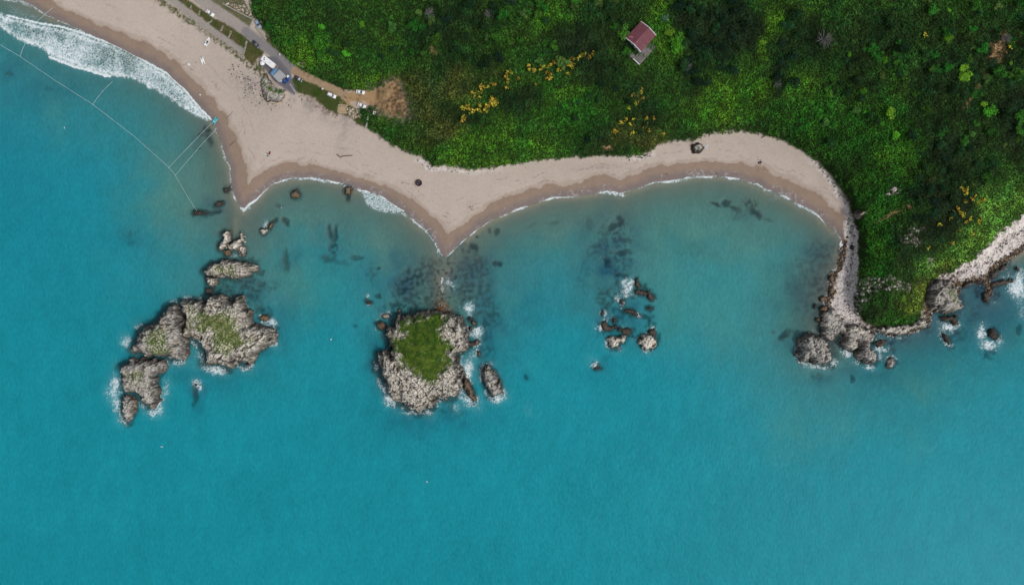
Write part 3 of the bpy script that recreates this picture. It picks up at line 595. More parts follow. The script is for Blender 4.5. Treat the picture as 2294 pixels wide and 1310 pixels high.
# ------------------------------------------------------------------ the ground sheet (dense in view, stretching to the horizon)
def stretch(a, n=14, f=1.55):
    st = 2.5*np.cumsum(4*f**np.arange(n))
    return np.concatenate([a[0]-st[::-1], a, a[-1]+st])
Ux = stretch(U1); Vx = stretch(V1)
pad = 14
def padr(A):
    w = ((pad, pad), (pad, pad))+((0, 0),)*(A.ndim-2)
    return np.pad(A, w, mode='edge')
UX, VX = np.meshgrid(Ux, Vx)
k = (H-padr(Zs).clip(-8, 60))/H
k[:pad] = k[pad]; k[-pad:] = k[-pad-1]
ksurf = (H-padr(np.maximum(Zs, 0)))/H
gx = (UX-CX)*S*ksurf; gy = (CY-VX)*S*ksurf
co = np.stack([gx, gy, padr(Zg)], -1).reshape(-1, 3)
me = npmesh('ground', co, gridfaces(*UX.shape), {'col': padr(G).reshape(-1, 3)}, smooth=True)
me.materials.append(M_ground)
g_o = link(bpy.data.objects.new('ground', me)); tag(g_o, 'beach sand, dirt tracks, hillside soil and the sea bed', 'ground', kind='structure')

# ------------------------------------------------------------------ the sea
foamspots = [(283,765,13,16,0,.75),(262,820,10,14,0,.3),(257,868,12,30,8,.95),(262,905,8,22,0,.85),(240,880,8,20,0,.45),(352,905,13,26,10,.95),(372,870,9,26,10,.6),(345,925,20,8,0,.8),(272,940,14,12,0,.5),(400,812,22,7,-10,.75),(448,800,10,20,-30,.55),(485,830,26,8,10,.95),(440,820,12,10,0,.3),
 (609,722,12,8,20,.95),(608,768,12,8,-10,.9),(615,735,6,18,0,.5),(440,858,10,10,0,.8),(447,868,5,10,0,.8),(875,895,16,14,30,.95),(863,870,6,12,0,.8),(920,925,26,6,0,.7),(960,930,14,8,30,.3),
 (1052,692,11,14,0,.95),(1068,745,13,13,-20,1),(1050,822,12,22,10,.9),(1047,838,10,22,0,1),(1060,795,16,12,0,.6),(1048,895,20,14,30,.75),(1065,905,14,16,0,.5),(1115,892,20,10,-10,.9),(1128,880,10,14,0,.5),(1095,815,14,7,0,.5),(1022,912,12,14,0,.55),
 (1408,637,14,14,0,1),(1403,655,14,14,0,.8),(1385,670,10,8,0,.8),(1393,678,6,10,0,.6),(1345,733,10,8,0,.9),(1370,712,12,7,0,.5),(1430,705,8,4,20,.9),(1461,738,8,8,0,.8),(1392,690,4,4,0,.7),(1334,818,8,8,0,.95),(1325,805,12,8,0,.3),(1375,785,12,5,0,.3),(1420,760,8,6,0,.4),(1398,730,6,6,0,.4),
 (1790,780,9,22,0,.9),(1797,805,10,14,-30,.85),(1835,822,26,7,5,.8),(1868,812,9,12,0,.7),(1898,792,16,9,15,.9),(1948,822,13,7,0,.95),(1918,812,12,8,0,.5),(1975,782,20,8,0,.85),(1972,765,14,10,0,.6),(1995,812,12,8,0,.6),(2000,795,12,14,0,.3),
 (2122,733,20,11,20,.95),(2112,750,10,20,-20,.6),(2140,730,14,10,0,.6),(2120,765,6,14,-30,.9),(2198,745,11,18,0,1),(2215,773,20,11,10,1),(2240,765,10,10,0,.6),(2200,725,14,10,0,.45),(2275,645,20,22,20,1),(2255,625,20,22,0,.5),(2284,640,14,40,0,.95),(2250,600,24,10,-30,.4),(2175,690,24,14,0,.25),(2150,700,20,20,0,.3),(2290,700,12,20,0,.5),(2230,680,24,12,0,.35),
 (823,664,5,7,0,.7),(826,682,7,3,0,.8),(540,524,7,7,0,.7),(545,532,5,9,0,.5),(525,573,12,5,0,.7),(594,503,6,8,0,.9),(600,497,5,6,0,.6),(488,456,5,3,0,.9),(630,467,5,4,0,.6),(631,478,3,3,0,.6),(1005,632,12,12,0,.7),(1013,640,14,8,40,.5),(990,628,3,12,10,.95),(991,648,3,10,0,.8),
 (1185,918,8,12,0,.25),(835,815,5,8,0,.3),(770,418,5,4,0,.7),(1435,412,12,8,-30,.85),(1420,420,14,8,-40,.5),(1455,408,18,5,-8,1),(1500,406,38,4,-3,1.1),(1485,405,45,3.5,-4,1),(1375,433,26,5,8,1),(1392,437,10,4,0,1),(1345,430,18,4,6,.8),(1270,440,34,3.5,4,.55),
 (1700,408,8,16,20,.55),(1722,425,11,7,30,.9),(1710,415,9,9,0,.5),(1740,437,14,7,30,.45),(1733,445,8,6,30,.5),(1757,437,4,12,10,.6),(1793,450,5,14,20,.75),(1795,458,9,5,30,.8),(1812,467,20,3,38,.75),(1848,490,10,8,0,.4),(1875,512,12,8,-40,.5),(1870,520,10,4,-30,.5),
 (690,394,28,5,3,.8),(712,402,24,4.5,14,1),(740,405,22,4,10,.9),(640,402,24,3.5,-14,.8),(660,398,16,5,0,.6),(750,400,18,8,20,.35),(805,425,18,3,15,.9),(515,393,4,22,5,.55),(502,345,4,24,-14,.7),(498,325,5,12,-5,.6),(558,457,7,12,20,.9),(546,467,9,4,0,.95),(520,420,4,12,0,.5),(482,285,5,6,0,.4),
 (958,516,5,4,0,1),(968,525,4,9,-30,.6),(978,548,3.5,9,-20,.9),(983,563,6,7,0,1),(989,571,5,3,40,1),(1016,553,4,3,0,1),(930,497,20,2.6,35,.9),(905,480,8,4,30,.9),(1875,596,3,26,12,.8),(1856,640,3,26,0,.8),(1862,612,8,3,-45,.6),(1843,672,12,3,-20,.5)]
surfA = ZT((-800,-150),(75,345),(180,425),(400,500),(520,585),(700,655),(900,725),(1100,772),(1200,790),(1350,820),(1500,900),(1700,1010),(1900,1150),(2100,1240),(2150,1215),(2000,1065),(1860,895),(1700,745),(1480,625),(1310,525),(1130,440),(960,385),(800,325),(600,270),(380,235),(75,160),(-800,-350))
surfB = ZS((1850,785),(1920,780),(2000,810),(2100,860),(2235,960),(2200,995),(2060,980),(1950,950),(1895,890))
surfC = ZT((-100,-60),(80,-60),(340,10),(370,95),(300,80),(200,40),(75,20),(-100,0))
sh = samp(sdLc, UU+w1*5, VV+w2*5, 5)
fo = np.zeros(UU.shape)
def ad(val): 
    global fo
    fo = np.maximum(fo, val)
dA = np.zeros(UU.shape)-50; slA = (slice(0, 480), slice(0, 340)); 
dA[slA] = sdist(UU[slA]+w3[slA]*7, VV[slA]+w4[slA]*7, surfA)*S
ad(sst(-1.2, 2.2, dA)*np.clip(.62+.5*w2+.3*w3+.3*np.exp(-((dA-1.5)/1.2)**2), .5, 1))
crestl = strip(ZT((75,160),(380,235),(600,268),(800,325),(960,385),(1130,440),(1310,528),(1480,628),(1700,748),(1860,898),(2000,1068),(2140,1212)), 2.2, 2)
ad(crestl*1.2)
ad(strip(ZT((500,580),(620,625),(760,680),(900,712),(1050,765),(1110,775)), 3., 3)*1.25)
ad(strip(ZT((350,80),(470,160),(690,250),(830,315),(960,385)), 1.5, 3)*(.9))
ad(zone(surfB, 5, 1.2)*.68); ad(strip(ZS((1850,782),(1960,790),(2100,862),(2240,965)), 2., 2)*1.1); ad(zone(surfC, 6)*.55)
ad(.42*zone(ZT((75,20),(300,90),(440,170),(500,215),(300,225),(75,170)), 8, 2)*.9)
expo = sst(.1, .5, fbm(X0/7, Y0/7, 3, 191)+.25*sst(640, 900, VV)+.08)*sst(560, 700, VV)
ad(np.exp(-((ring-.9)/1.3)**2)*.62*expo*(sdL < 0)*(UU < 2400))
for (u, v, ru, rv, a, st) in foamspots:
    m_ = max(ru, rv)*2+12
    i0, i1 = np.searchsorted(U1, [u-m_, u+m_]); j0, j1 = np.searchsorted(V1, [v-m_, v+m_]); sl = (slice(j0, j1), slice(i0, i1))
    kk = min(1, min(ru, rv)/9)
    e = ell(u, v, ru, rv, a, UU[sl]+w3[sl]*12*kk, VV[sl]+w4[sl]*12*kk)
    stk = .75+.5*np.abs(fbm(X0[sl]/1.1+Y0[sl]*.35, Y0[sl]/3.2, 3, 195))*2
    fo[sl] = np.maximum(fo[sl], st*np.clip(1.2-e*.72, 0, 1)*np.clip(stk, 0, 1.1))
edge = np.exp(-((sdL+.40)/(.42+.5*sst(0, .5, pn(X0/16, Y0/16, 162))))**2)*(.72+.8*pn(X0/7, Y0/7, 161)+.4*w3)*(UU > 480)*(UU < 2090)
ad(edge)
# water colour by depth and bay
dist_sea = -samp(sdLc, UU+w1*30, VV+w2*30, 5)
shoal = np.zeros(UU.shape)   # shallows around the islets
for (u, v, ru, rv) in ((540,540,60,110),(900,520,130,70),(990,640,130,110),(600,640,110,60),(700,480,160,60),(1400,600,120,120),(1500,700,90,90),(1860,640,90,130),(510,740,190,120),(1300,480,200,60),(1600,500,200,90),(430,430,110,120),(2180,690,120,60)):
    shoal = np.maximum(shoal, np.exp(-ell(u, v, ru, rv, 0, UU+w1*60, VV+w2*60)**2))
deep = lin(25, 135, 149); mid = lin(44, 124, 130); shal = lin(90, 134, 127); murk = lin(96, 118, 116)
W = np.ones(UU.shape+(3,))*deep
W = W*(1+.10*big[..., None]+.05*fbm(X0/18, Y0/30, 3, 171)[..., None])
W = mix(W, lin(44, 148, 168), sst(1500, 2500, UU)*sst(800, 1400, VV)*.45)  # sun glint painted in as a paler lower right
W = mix(W, lin(26, 118, 138), sst(700, 0, UU)*sst(900, 200, VV)*.55)
W = mix(W, mid, np.clip(.55*shoal+sst(75, 20, dist_sea+10*big)*.65, 0, 1)*.9)
ns = np.exp(-np.maximum(dist_sea, 0)/22)
W = mix(W, shal, np.clip(ns*1.0+.62*shoal*sst(70, 25, dist_sea), 0, 1)*.85*(1-.8*headsea))
W = mix(W, murk, np.exp(-np.maximum(-sdL, 0)/4.5)*.75*(1-headsea))
W = mix(W, lin(102, 118, 112), .5*np.exp(-ell(545, 505, 40, 55)**2))
W = mix(W, lin(30, 108, 124), .28*np.exp(-ell(1550, 560, 90, 30, -10, UU+w1*40, VV+w2*40)**2)+.3*np.exp(-ell(1300, 620, 60, 60, 0, UU+w1*40, VV+w2*40)**2)+.3*np.exp(-ell(1790, 650, 60, 70)**2))
W = mix(W, lin(66, 138, 118), .22*np.exp(-ell(1510, 690, 40, 60, 0, UU+w1*30, VV+w2*30)**2)+.15*np.exp(-ell(700, 640, 80, 60, 0, UU+w1*30, VV+w2*30)**2))
W = mix(W, lin(50, 108, 130), .6*np.exp(-ell(2210, 690, 90, 60)**2))
smudge = [(1375,590,65,115,.95),(1330,620,40,90,.5),(1390,700,70,60,.7),(1385,530,30,40,.5),(1845,620,50,105,.95),(1795,670,60,80,.7),(1835,750,60,50,.5),(1090,720,50,110,.7),(1060,610,70,70,.75),(920,635,75,65,.85),(840,800,20,50,.6),(560,650,70,40,.6),(620,720,40,60,.5),(640,590,20,45,.5),(750,550,45,60,.35),(438,880,22,40,.7),(285,535,50,35,.4),(1665,475,70,35,.35),(1550,555,110,35,.2),(1180,690,80,60,.35),(960,930,110,40,.55),(470,830,120,40,.4),(2180,740,110,60,.4),(1930,840,80,30,.4),(1840,850,40,25,.45),(1758,750,30,35,.4),(1338,824,25,20,.5),(460,305,30,35,.5),(110,200,90,50,.35),(22,165,40,30,.4),(835,620,40,50,.4),(1178,845,16,16,.35),(600,480,60,50,.25),(480,470,60,25,.5),(530,620,60,80,.3)]
sm = np.zeros(UU.shape)
for (u, v, ru, rv, st) in smudge:
    sm = np.maximum(sm, st*np.exp(-ell(u, v, ru, rv, 0, UU+w1*45, VV+w2*45)**2))
sm = sm*(.75+.6*fbm(X0/8, Y0/8, 3, 177))
W = mix(W, lin(28, 82, 104), np.clip(sm*1.15, 0, 1)*.92)
W = mix(W, lin(128, 124, 108), .6*np.exp(-ell(984, 655, 20, 55, 0, UU+w1*12, VV+w2*12)**2))
W = mix(W, lin(78, 142, 134), .30*np.exp(-ell(1600, 600, 260, 200)**4)*(1-np.clip(sm, 0, 1)))
W = mix(W, lin(84, 140, 118), .20*sst(.0, .5, fbm(X0/30, Y0/30, 3, 178))*sst(90, 30, dist_sea))
milk = np.clip(fo, 0, 1)
for _ in range(10): milk = (milk+np.roll(milk, 1, 0)+np.roll(milk, -1, 0)+np.roll(milk, 1, 1)+np.roll(milk, -1, 1)+np.roll(np.roll(milk, 1, 0), 1, 1)+np.roll(np.roll(milk, -1, 0), -1, 1))/7
W = mix(W, lin(120, 176, 184), np.clip(milk, 0, 1)*.5)
dep = np.clip(-Zg, 0, 8)
al = 1-np.exp(-(dep+.10)/1.75)
al = np.clip(al, .16, .97)
al = al*(1-.62*sst(.0, 1., reefsea))   # reefs stand up nearer to the surface
al = np.clip(np.maximum(al, .9*milk), .14, .985)
wz = (.10*fbm(X0/5, Y0/9, 3, 181)+.25*np.clip(fo, 0, 1)*sst(.3, 1.5, -Zg)*(.6+w3))*sst(0, 1, -Zg)
# sheet reaches the horizon; drop the faces that lie far inside the land
wx = (UX-CX)*S; wy = (CY-VX)*S
co = np.stack([wx, wy, padr(wz)], -1).reshape(-1, 3)
land = padr(Zg) > 1.0
kp = ~(land[1:, 1:] & land[:-1, :-1] & land[1:, :-1] & land[:-1, 1:])
f = gridfaces(*UX.shape, keep=kp)
co, f, Wc, foc, alc = compact(co, f, padr(W).reshape(-1, 3), padr(fo).ravel(), padr(al).ravel())
me = npmesh('sea', co, f, {'wcol': Wc}, {'foam': foc, 'alpha': alc}, smooth=True)
m, nt, b, out = mat('sea_water')
a = nd(nt, 'ShaderNodeAttribute', attribute_name='wcol'); fa = nd(nt, 'ShaderNodeAttribute', attribute_name='foam'); aa = nd(nt, 'ShaderNodeAttribute', attribute_name='alpha')
tc = nd(nt, 'ShaderNodeTexCoord'); mp = nd(nt, 'ShaderNodeMapping'); mp.inputs['Scale'].default_value = (1, .55, 1); mp.inputs['Rotation'].default_value = (0, 0, R(-25))
nt.links.new(tc.outputs['Object'], mp.inputs['Vector'])
def wn(scale, det=4, rough=.6):
    n = nd(nt, 'ShaderNodeTexNoise'); n.inputs['Scale'].default_value = scale; n.inputs['Detail'].default_value = det; n.inputs['Roughness'].default_value = rough
    nt.links.new(mp.outputs[0], n.inputs['Vector']); return n.outputs['Fac']
rip = wn(.8, 5, .65)
c = vscale(nt, a.outputs['Color'], math_(nt, 'MULTIPLY', maprange(nt, rip, .3, .7, .88, 1.12), maprange(nt, wn(.16, 4, .7), .3, .7, .92, 1.08)))
nt.links.new(c, b.inputs['Base Color']); b.inputs['Roughness'].default_value = .14; b.inputs['IOR'].default_value = 1.33; b.inputs['Specular IOR Level'].default_value = .05
bp = nd(nt, 'ShaderNodeBump'); bp.inputs['Strength'].default_value = .55; bp.inputs['Distance'].default_value = .5
nt.links.new(rip, bp.inputs['Height']); nt.links.new(bp.outputs[0], b.inputs['Normal'])
tr = nd(nt, 'ShaderNodeBsdfTransparent'); tr.inputs[0].default_value = (.93, .97, .96, 1)
mx = nd(nt, 'ShaderNodeMixShader'); nt.links.new(aa.outputs['Fac'], mx.inputs[0]); nt.links.new(tr.outputs[0], mx.inputs[1]); nt.links.new(b.outputs[0], mx.inputs[2])
# lacy foam: thin cell walls + clots
def vor(scale):
    v = nd(nt, 'ShaderNodeTexVoronoi', feature='DISTANCE_TO_EDGE'); v.inputs['Scale'].default_value = scale
    n2 = nd(nt, 'ShaderNodeTexNoise'); n2.inputs['Scale'].default_value = 1.2; n2.inputs['Detail'].default_value = 3; nt.links.new(tc.outputs['Object'], n2.inputs['Vector'])
    ad_ = nd(nt, 'ShaderNodeVectorMath', operation='MULTIPLY_ADD'); nt.links.new(n2.outputs['Color'], ad_.inputs[0]); ad_.inputs[1].default_value = (1.6, 1.6, 0); nt.links.new(tc.outputs['Object'], ad_.inputs[2])
    nt.links.new(ad_.outputs[0], v.inputs['Vector']); return v.outputs['Distance']
cell = math_(nt, 'SUBTRACT', .42, math_(nt, 'MULTIPLY', vor(.95), 2.4))
fn = nd(nt, 'ShaderNodeTexNoise'); fn.inputs['Scale'].default_value = 1.15; fn.inputs['Detail'].default_value = 6; fn.inputs['Roughness'].default_value = .75
nt.links.new(tc.outputs['Object'], fn.inputs['Vector'])
pat = math_(nt, 'ADD', math_(nt, 'MULTIPLY', cell, .8), math_(nt, 'MULTIPLY', math_(nt, 'SUBTRACT', fn.outputs['Fac'], .5), 2.2))
th = math_(nt, 'ADD', math_(nt, 'MULTIPLY', fa.outputs['Fac'], 1.25), math_(nt, 'MULTIPLY', pat, .75))
fm = maprange(nt, th, .60, 1.30, 0, .92)
fm = math_(nt, 'MULTIPLY', fm, math_(nt, 'GREATER_THAN', fa.outputs['Fac'], .06))
fd = nd(nt, 'ShaderNodeBsdfDiffuse'); fd.inputs[0].default_value = (.72, .78, .80, 1)
mf = nd(nt, 'ShaderNodeMixShader'); nt.links.new(fm, mf.inputs[0]); nt.links.new(mx.outputs[0], mf.inputs[1]); nt.links.new(fd.outputs[0], mf.inputs[2])
nt.links.new(mf.outputs[0], out.inputs[0])
me.materials.append(m)
sea = link(bpy.data.objects.new('sea', me)); tag(sea, 'turquoise sea with white surf and foam', 'sea', kind='structure')

# loose stones nobody could count
_ico = [(0,0,1),(.89,0,.45),(.28,.85,.45),(-.72,.53,.45),(-.72,-.53,.45),(.28,-.85,.45),(.72,.53,-.45),(-.28,.85,-.45),(-.89,0,-.45),(-.28,-.85,-.45),(.72,-.53,-.45),(0,0,-1)]
_icf = [(0,1,2),(0,2,3),(0,3,4),(0,4,5),(0,5,1),(1,6,2),(2,7,3),(3,8,4),(4,9,5),(5,10,1),(6,7,2),(7,8,3),(8,9,4),(9,10,5),(10,6,1),(11,7,6),(11,8,7),(11,9,8),(11,10,9),(11,6,10)]
def stones(name, label, masks, cols, sizes, n, cat='stones'):
    w = np.clip(masks, 0, None); j, i = np.nonzero(w > .3); p = w[j, i]; p = p/p.sum()
    q = rng.choice(len(j), n, p=p); u = U1[i[q]]+rng.uniform(-1.5, 1.5, n); v = V1[j[q]]+rng.uniform(-1.5, 1.5, n)
    z = ground(u, v); kk = (H-z)/H
    s = sizes[0]+(sizes[1]-sizes[0])*rng.random(n)**2.5
    P = np.stack([(u-CX)*S*kk, (CY-v)*S*kk, z+s*.15], 1)
    base = np.array(_ico); base = base[None]*(1+rng.uniform(-.25, .25, (n, 12, 1)))*np.stack([np.ones(n), rng.uniform(.6, 1, n), rng.uniform(.4, .8, n)], 1)[:, None]
    a = rng.uniform(0, 6.28, n); ca, sa = np.cos(a)[:, None], np.sin(a)[:, None]
    bx = base[..., 0]*ca-base[..., 1]*sa; by = base[..., 0]*sa+base[..., 1]*ca
    V_ = np.stack([bx, by, base[..., 2]], -1)*s[:, None, None]*.5+P[:, None]
    F = (np.array(_icf)[None]+12*np.arange(n)[:, None, None]).reshape(-1, 3)
    C = np.array(cols)[rng.integers(0, len(cols), n)]*rng.uniform(.7, 1.2, (n, 1))
    me = npmesh(name, V_.reshape(-1, 3), F, {'col': np.repeat(C, 12, 0)}); me.materials.append(M_stone)
    o = link(bpy.data.objects.new(name, me)); tag(o, label, cat, kind='stuff'); return o
landm = (Zg > -.3)
stones('pebbles', 'white and grey cobbles of the eastern pebble beach', (peb+peb2)*landm, [lin(208,201,197), lin(176,168,162), lin(224,218,214), lin(120,108,98)], (.2, .7), 9000)
stones('shore_stones', 'ochre and dark weedy stones along the waterline by the headland', np.clip(och, 0, 1)*(Zg > -.7)*(sdL > -3), [lin(130,106,76), lin(54,48,44), lin(90,80,68), lin(66,60,56), lin(140,132,124)], (.35, 1.3), 3600)
stones('rubble', 'whitish rubble at the foot of the green bluff', np.clip(toe, 0, 1)*landm*(sdH < .6), [lin(200,194,190), lin(150,140,130), lin(90,82,74)], (.3, 1.3), 900)
spm = np.exp(-ell(990, 690, 55, 22)**2)*(Zg > -.9)*(sdL < -3)
stones('shingle', 'brownish stones on the spit behind the middle island', spm+np.exp(-ell(1058, 740, 16, 60, -8)**2)*1.4, [lin(150,128,112), lin(96,72,50), lin(140,96,52), lin(60,50,44)], (.4, 1.6), 700)
stones('ledge_stones', 'pale broken limestone on the headland slope', ledm*1., [lin(190,184,180), lin(140,132,126), lin(84,78,72)], (.3, 1.4), 900)
stones('litter_stones', 'small debris scattered on the upper western beach', (np.exp(-ell(555, 185, 50, 28, 40)**2)+.7*np.exp(-ell(760, 255, 40, 14, 20)**2)+.9*np.exp(-ell(630, 225, 50, 20)**2)+.9*gF+.8*zone(ZB((1120,620),(1240,640),(1240,780),(1120,760)), 2))*(low < .5), [lin(96,88,82), lin(200,196,190), lin(74,66,58)], (.2, .8), 520)
stones('construction_rubble', 'pale broken blocks below the stone terrace', zone(ZK((1290,850),(1350,830),(1480,900),(1500,960),(1340,990),(1300,940)), 3)+.6*zone(ZB((880,50),(1130,50),(1220,200),(1130,190)), 3)+.7*zone(ZK((620,250),(720,240),(740,310),(640,310)), 4), [lin(190,180,164), lin(160,140,110), lin(120,112,104)], (.4, 1.4), 420)

# ------------------------------------------------------------------ vegetation
PAL = {'B': (70,122,26), 'M': (46,88,26), 'D': (24,48,22), 'X': (17,32,22), 'O': (76,84,38), 'Y': (98,116,40), 'G': (98,150,56), 'F': (38,96,22), 'N': (30,62,24)}
blobs = [(620,60,60,60,'M'),(700,110,80,50,'B'),(760,60,60,50,'N'),(850,40,90,40,'M'),(900,140,70,40,'M'),(830,180,50,16,'B'),(720,165,60,18,'M'),(960,60,60,50,'D'),(1080,50,80,40,'D'),(1010,130,80,40,'N'),(1130,60,60,40,'M'),(1230,45,40,24,'B'),(1300,100,60,50,'X'),(1380,60,50,50,'D'),(1330,160,60,30,'D'),
 (950,230,60,50,'O'),(1000,180,80,30,'O'),(1000,300,50,30,'O'),(900,320,60,20,'M'),(1050,345,70,30,'B'),(1130,325,100,40,'B'),(1040,262,50,26,'D'),(1180,225,60,30,'D'),(1250,200,50,20,'B'),(1200,300,60,30,'M'),(1280,310,60,30,'F'),(1340,320,50,30,'D'),(1290,240,90,30,'F'),(1420,230,50,60,'D'),(1430,305,60,26,'O'),(1485,60,24,60,'B'),(1500,110,22,40,'B'),(1560,80,50,60,'X'),(1640,70,70,60,'X'),(1735,50,18,36,'B'),(1715,100,16,34,'B'),(1690,135,40,14,'M'),(1800,90,60,50,'D'),(1745,180,40,30,'X'),(1665,215,50,40,'B'),(1600,240,60,50,'B'),(1560,180,50,40,'N'),
 (1850,170,80,60,'M'),(1900,120,80,60,'D'),(1950,70,80,50,'N'),(2050,60,80,50,'N'),(1820,270,100,50,'F'),(1790,190,40,20,'B'),(1950,300,100,50,'F'),(2010,350,50,40,'B'),(2000,340,80,60,'F'),(2100,200,60,80,'D'),(2150,130,60,60,'N'),(2230,100,60,60,'D'),(2200,250,50,80,'N'),(2270,250,40,100,'X'),(2110,330,50,60,'X'),(2060,420,50,50,'X'),(2120,480,50,60,'X'),(2180,380,40,40,'D'),(1970,440,60,50,'F'),(1960,540,60,50,'F'),(1960,600,50,30,'F'),(2030,540,50,50,'D'),(2100,530,60,30,'X'),(2235,470,45,50,'G'),(2200,520,45,30,'G'),(2150,570,50,26,'G'),(2270,440,30,40,'G'),(2100,610,30,16,'Y'),(2060,670,26,50,'Y'),(1960,690,40,30,'D'),(2030,590,50,30,'N'),(2030,710,30,18,'F'),(2085,600,40,16,'G')]
Wt = np.full(UC.shape, .10); VCc = np.ones(UC.shape+(3,))*lin(*PAL['M'])*.10; Dk = np.zeros(UC.shape)
wx_ = fbm((UC-CX)*S/16, (CY-VC)*S/16, 3, 401)*55; wy_ = fbm((UC-CX)*S/16, (CY-VC)*S/16, 3, 411)*55
for (u, v, ru, rv, cn) in blobs:
    g = np.exp(-1.6*ell(u, v, ru, rv, 0, UC+wx_, VC+wy_)**2)**1.2
    Wt += g; VCc += g[..., None]*lin(*PAL[cn]); Dk += g*(1. if cn in 'XD' else .45 if cn == 'N' else 0)
VCc /= Wt[..., None]; Dk = np.clip(Dk/Wt, 0, 1)
ar_ = (UC-CX)*S*.75+(CY-VC)*S*.66; br_ = -(UC-CX)*S*.66+(CY-VC)*S*.75
strk = fbm(ar_/26, br_/5.5, 4, 423)*sst(1450, 1900, UC)  # diagonal streaks that paint gully shading into the scrub colour
VCc = VCc*.98*np.clip(1+.8*fbm((UC-CX)*S/9, (CY-VC)*S/9, 4, 421, .6)+.8*strk+.35*fbm((UC-CX)*S/26, (CY-VC)*S/26, 2, 422), .35, 2.)[..., None]
def veg_points(maskR, n, ulo=-300, uhi=2600, vlo=-350, vhi=1100):
    u = rng.uniform(ulo, uhi, n); v = rng.uniform(vlo, vhi, n)
    m = samp(maskR, u, v); k = rng.random(n) < m
    return u[k], v[k]
def canopy(u, v):
    x = (u-CX)*S; y = (CY-v)*S
    dk = samp(Dk, u, v, 5)
    f1, f2, cid = worley(x/4.6+.3*pn(x/3, y/3, 431), y/4.6, 5)
    crown = np.clip(1-(f1/.72)**2, 0, 1)*(.4+.6*cid)
    g1, g2, cid2 = worley(x/1.5, y/1.5, 9)
    bush = np.clip(1-(g1/.7)**2, 0, 1)*(.3+.7*cid2)
    lowf = .45+.4*np.clip(fbm(x/5, y/5, 3, 441)+.4, 0, 1)+.45*bush
    return lowf*(1-dk)+dk*(2.6*crown+.5*bush+.3), crown*dk+bush*(1-dk)*.7, cid*dk+cid2*(1-dk)
u, v = veg_points(vegm, 1180000, vhi=760)
nearv = (v > -60) & (u > 480) & (u < 2400)
k_ = nearv | (rng.random(len(u)) < .25); u, v, nearv = u[k_], v[k_], nearv[k_]
ch, cr_, cid_ = canopy(u, v)
dedge = np.clip(samp(sdH, u, v)/2.5, .25, 1)
n = len(u); lay = rng.random(n)**.45
z0 = ground(u, v); z = z0+ch*lay*dedge
kk = (H-z0)/H
P = np.stack([(u-CX)*S*kk+rng.normal(0, .15, n), (CY-v)*S*kk+rng.normal(0, .15, n), z], 1)
c = samp(VCc, u, v, 5)*1.45
x_ = (u-CX)*S; y_ = (CY-v)*S
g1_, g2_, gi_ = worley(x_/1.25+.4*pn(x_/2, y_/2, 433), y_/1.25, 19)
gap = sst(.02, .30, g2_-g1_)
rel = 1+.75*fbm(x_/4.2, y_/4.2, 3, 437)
c = c*(.62+.55*cr_+.4*(cid_-.3))[:, None]*(.60+.48*gap)[:, None]*rel[:, None]*rng.uniform(.82, 1.18, (n, 1))*1.04+.006*np.array([.6, .7, .5])*gap[:, None]  # canopy shade painted into the leaves: dark gaps, relief, lighter crown tops
hue = pn(x_/11, y_/11, 451)[:, None]; c = c*(1+hue*np.array([.45, .05, -.1]))
yl = rng.random(n) < .015; c[yl] = c[yl]*np.array([1.9, 1.25, .9])
sz = np.where(nearv, rng.uniform(.35, .95, n), rng.uniform(.9, 1.9, n))
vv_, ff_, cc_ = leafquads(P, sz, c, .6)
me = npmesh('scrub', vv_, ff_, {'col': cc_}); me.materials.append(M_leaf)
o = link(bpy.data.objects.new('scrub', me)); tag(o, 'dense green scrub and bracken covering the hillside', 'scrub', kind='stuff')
# sparse grass on verges
lowm = np.clip(np.maximum(np.maximum(gA*.35, gB*.75), np.maximum(gC*.35, np.maximum(gD, gE*.6)))+gF*.35*spk, 0, 1)*(1-lane1)*(1-lane2)*(1-lane3)*(1-plaza)*(1-bare)*(1-terr)*(1-inH)
u, v = veg_points(lowm, 420000, 200, 900, -60, 320); n = len(u); z0 = ground(u, v); kk = (H-z0)/H
P = np.stack([(u-CX)*S*kk, (CY-v)*S*kk, z0+rng.uniform(.02, .22, n)], 1)
t_ = sst(-.2, .3, fbm((u-CX)*S/5, v*S/5, 3, 461))[:, None]
gd = samp(gD, u, v)[:, None]
c = (lin(100, 96, 62)*(1-t_)+lin(78, 92, 42)*t_)*(1-gd*.6)+lin(56, 92, 34)*gd*.6
vv_, ff_, cc_ = leafquads(P, rng.uniform(.18, .45, n), c*rng.uniform(.6, 1.3, (n, 1)), .5)
me = npmesh('verge_grass', vv_, ff_, {'col': cc_}); me.materials.append(M_leaf)
o = link(bpy.data.objects.new('verge_grass', me)); tag(o, 'short olive grass on the strips between the tracks', 'grass', kind='stuff')

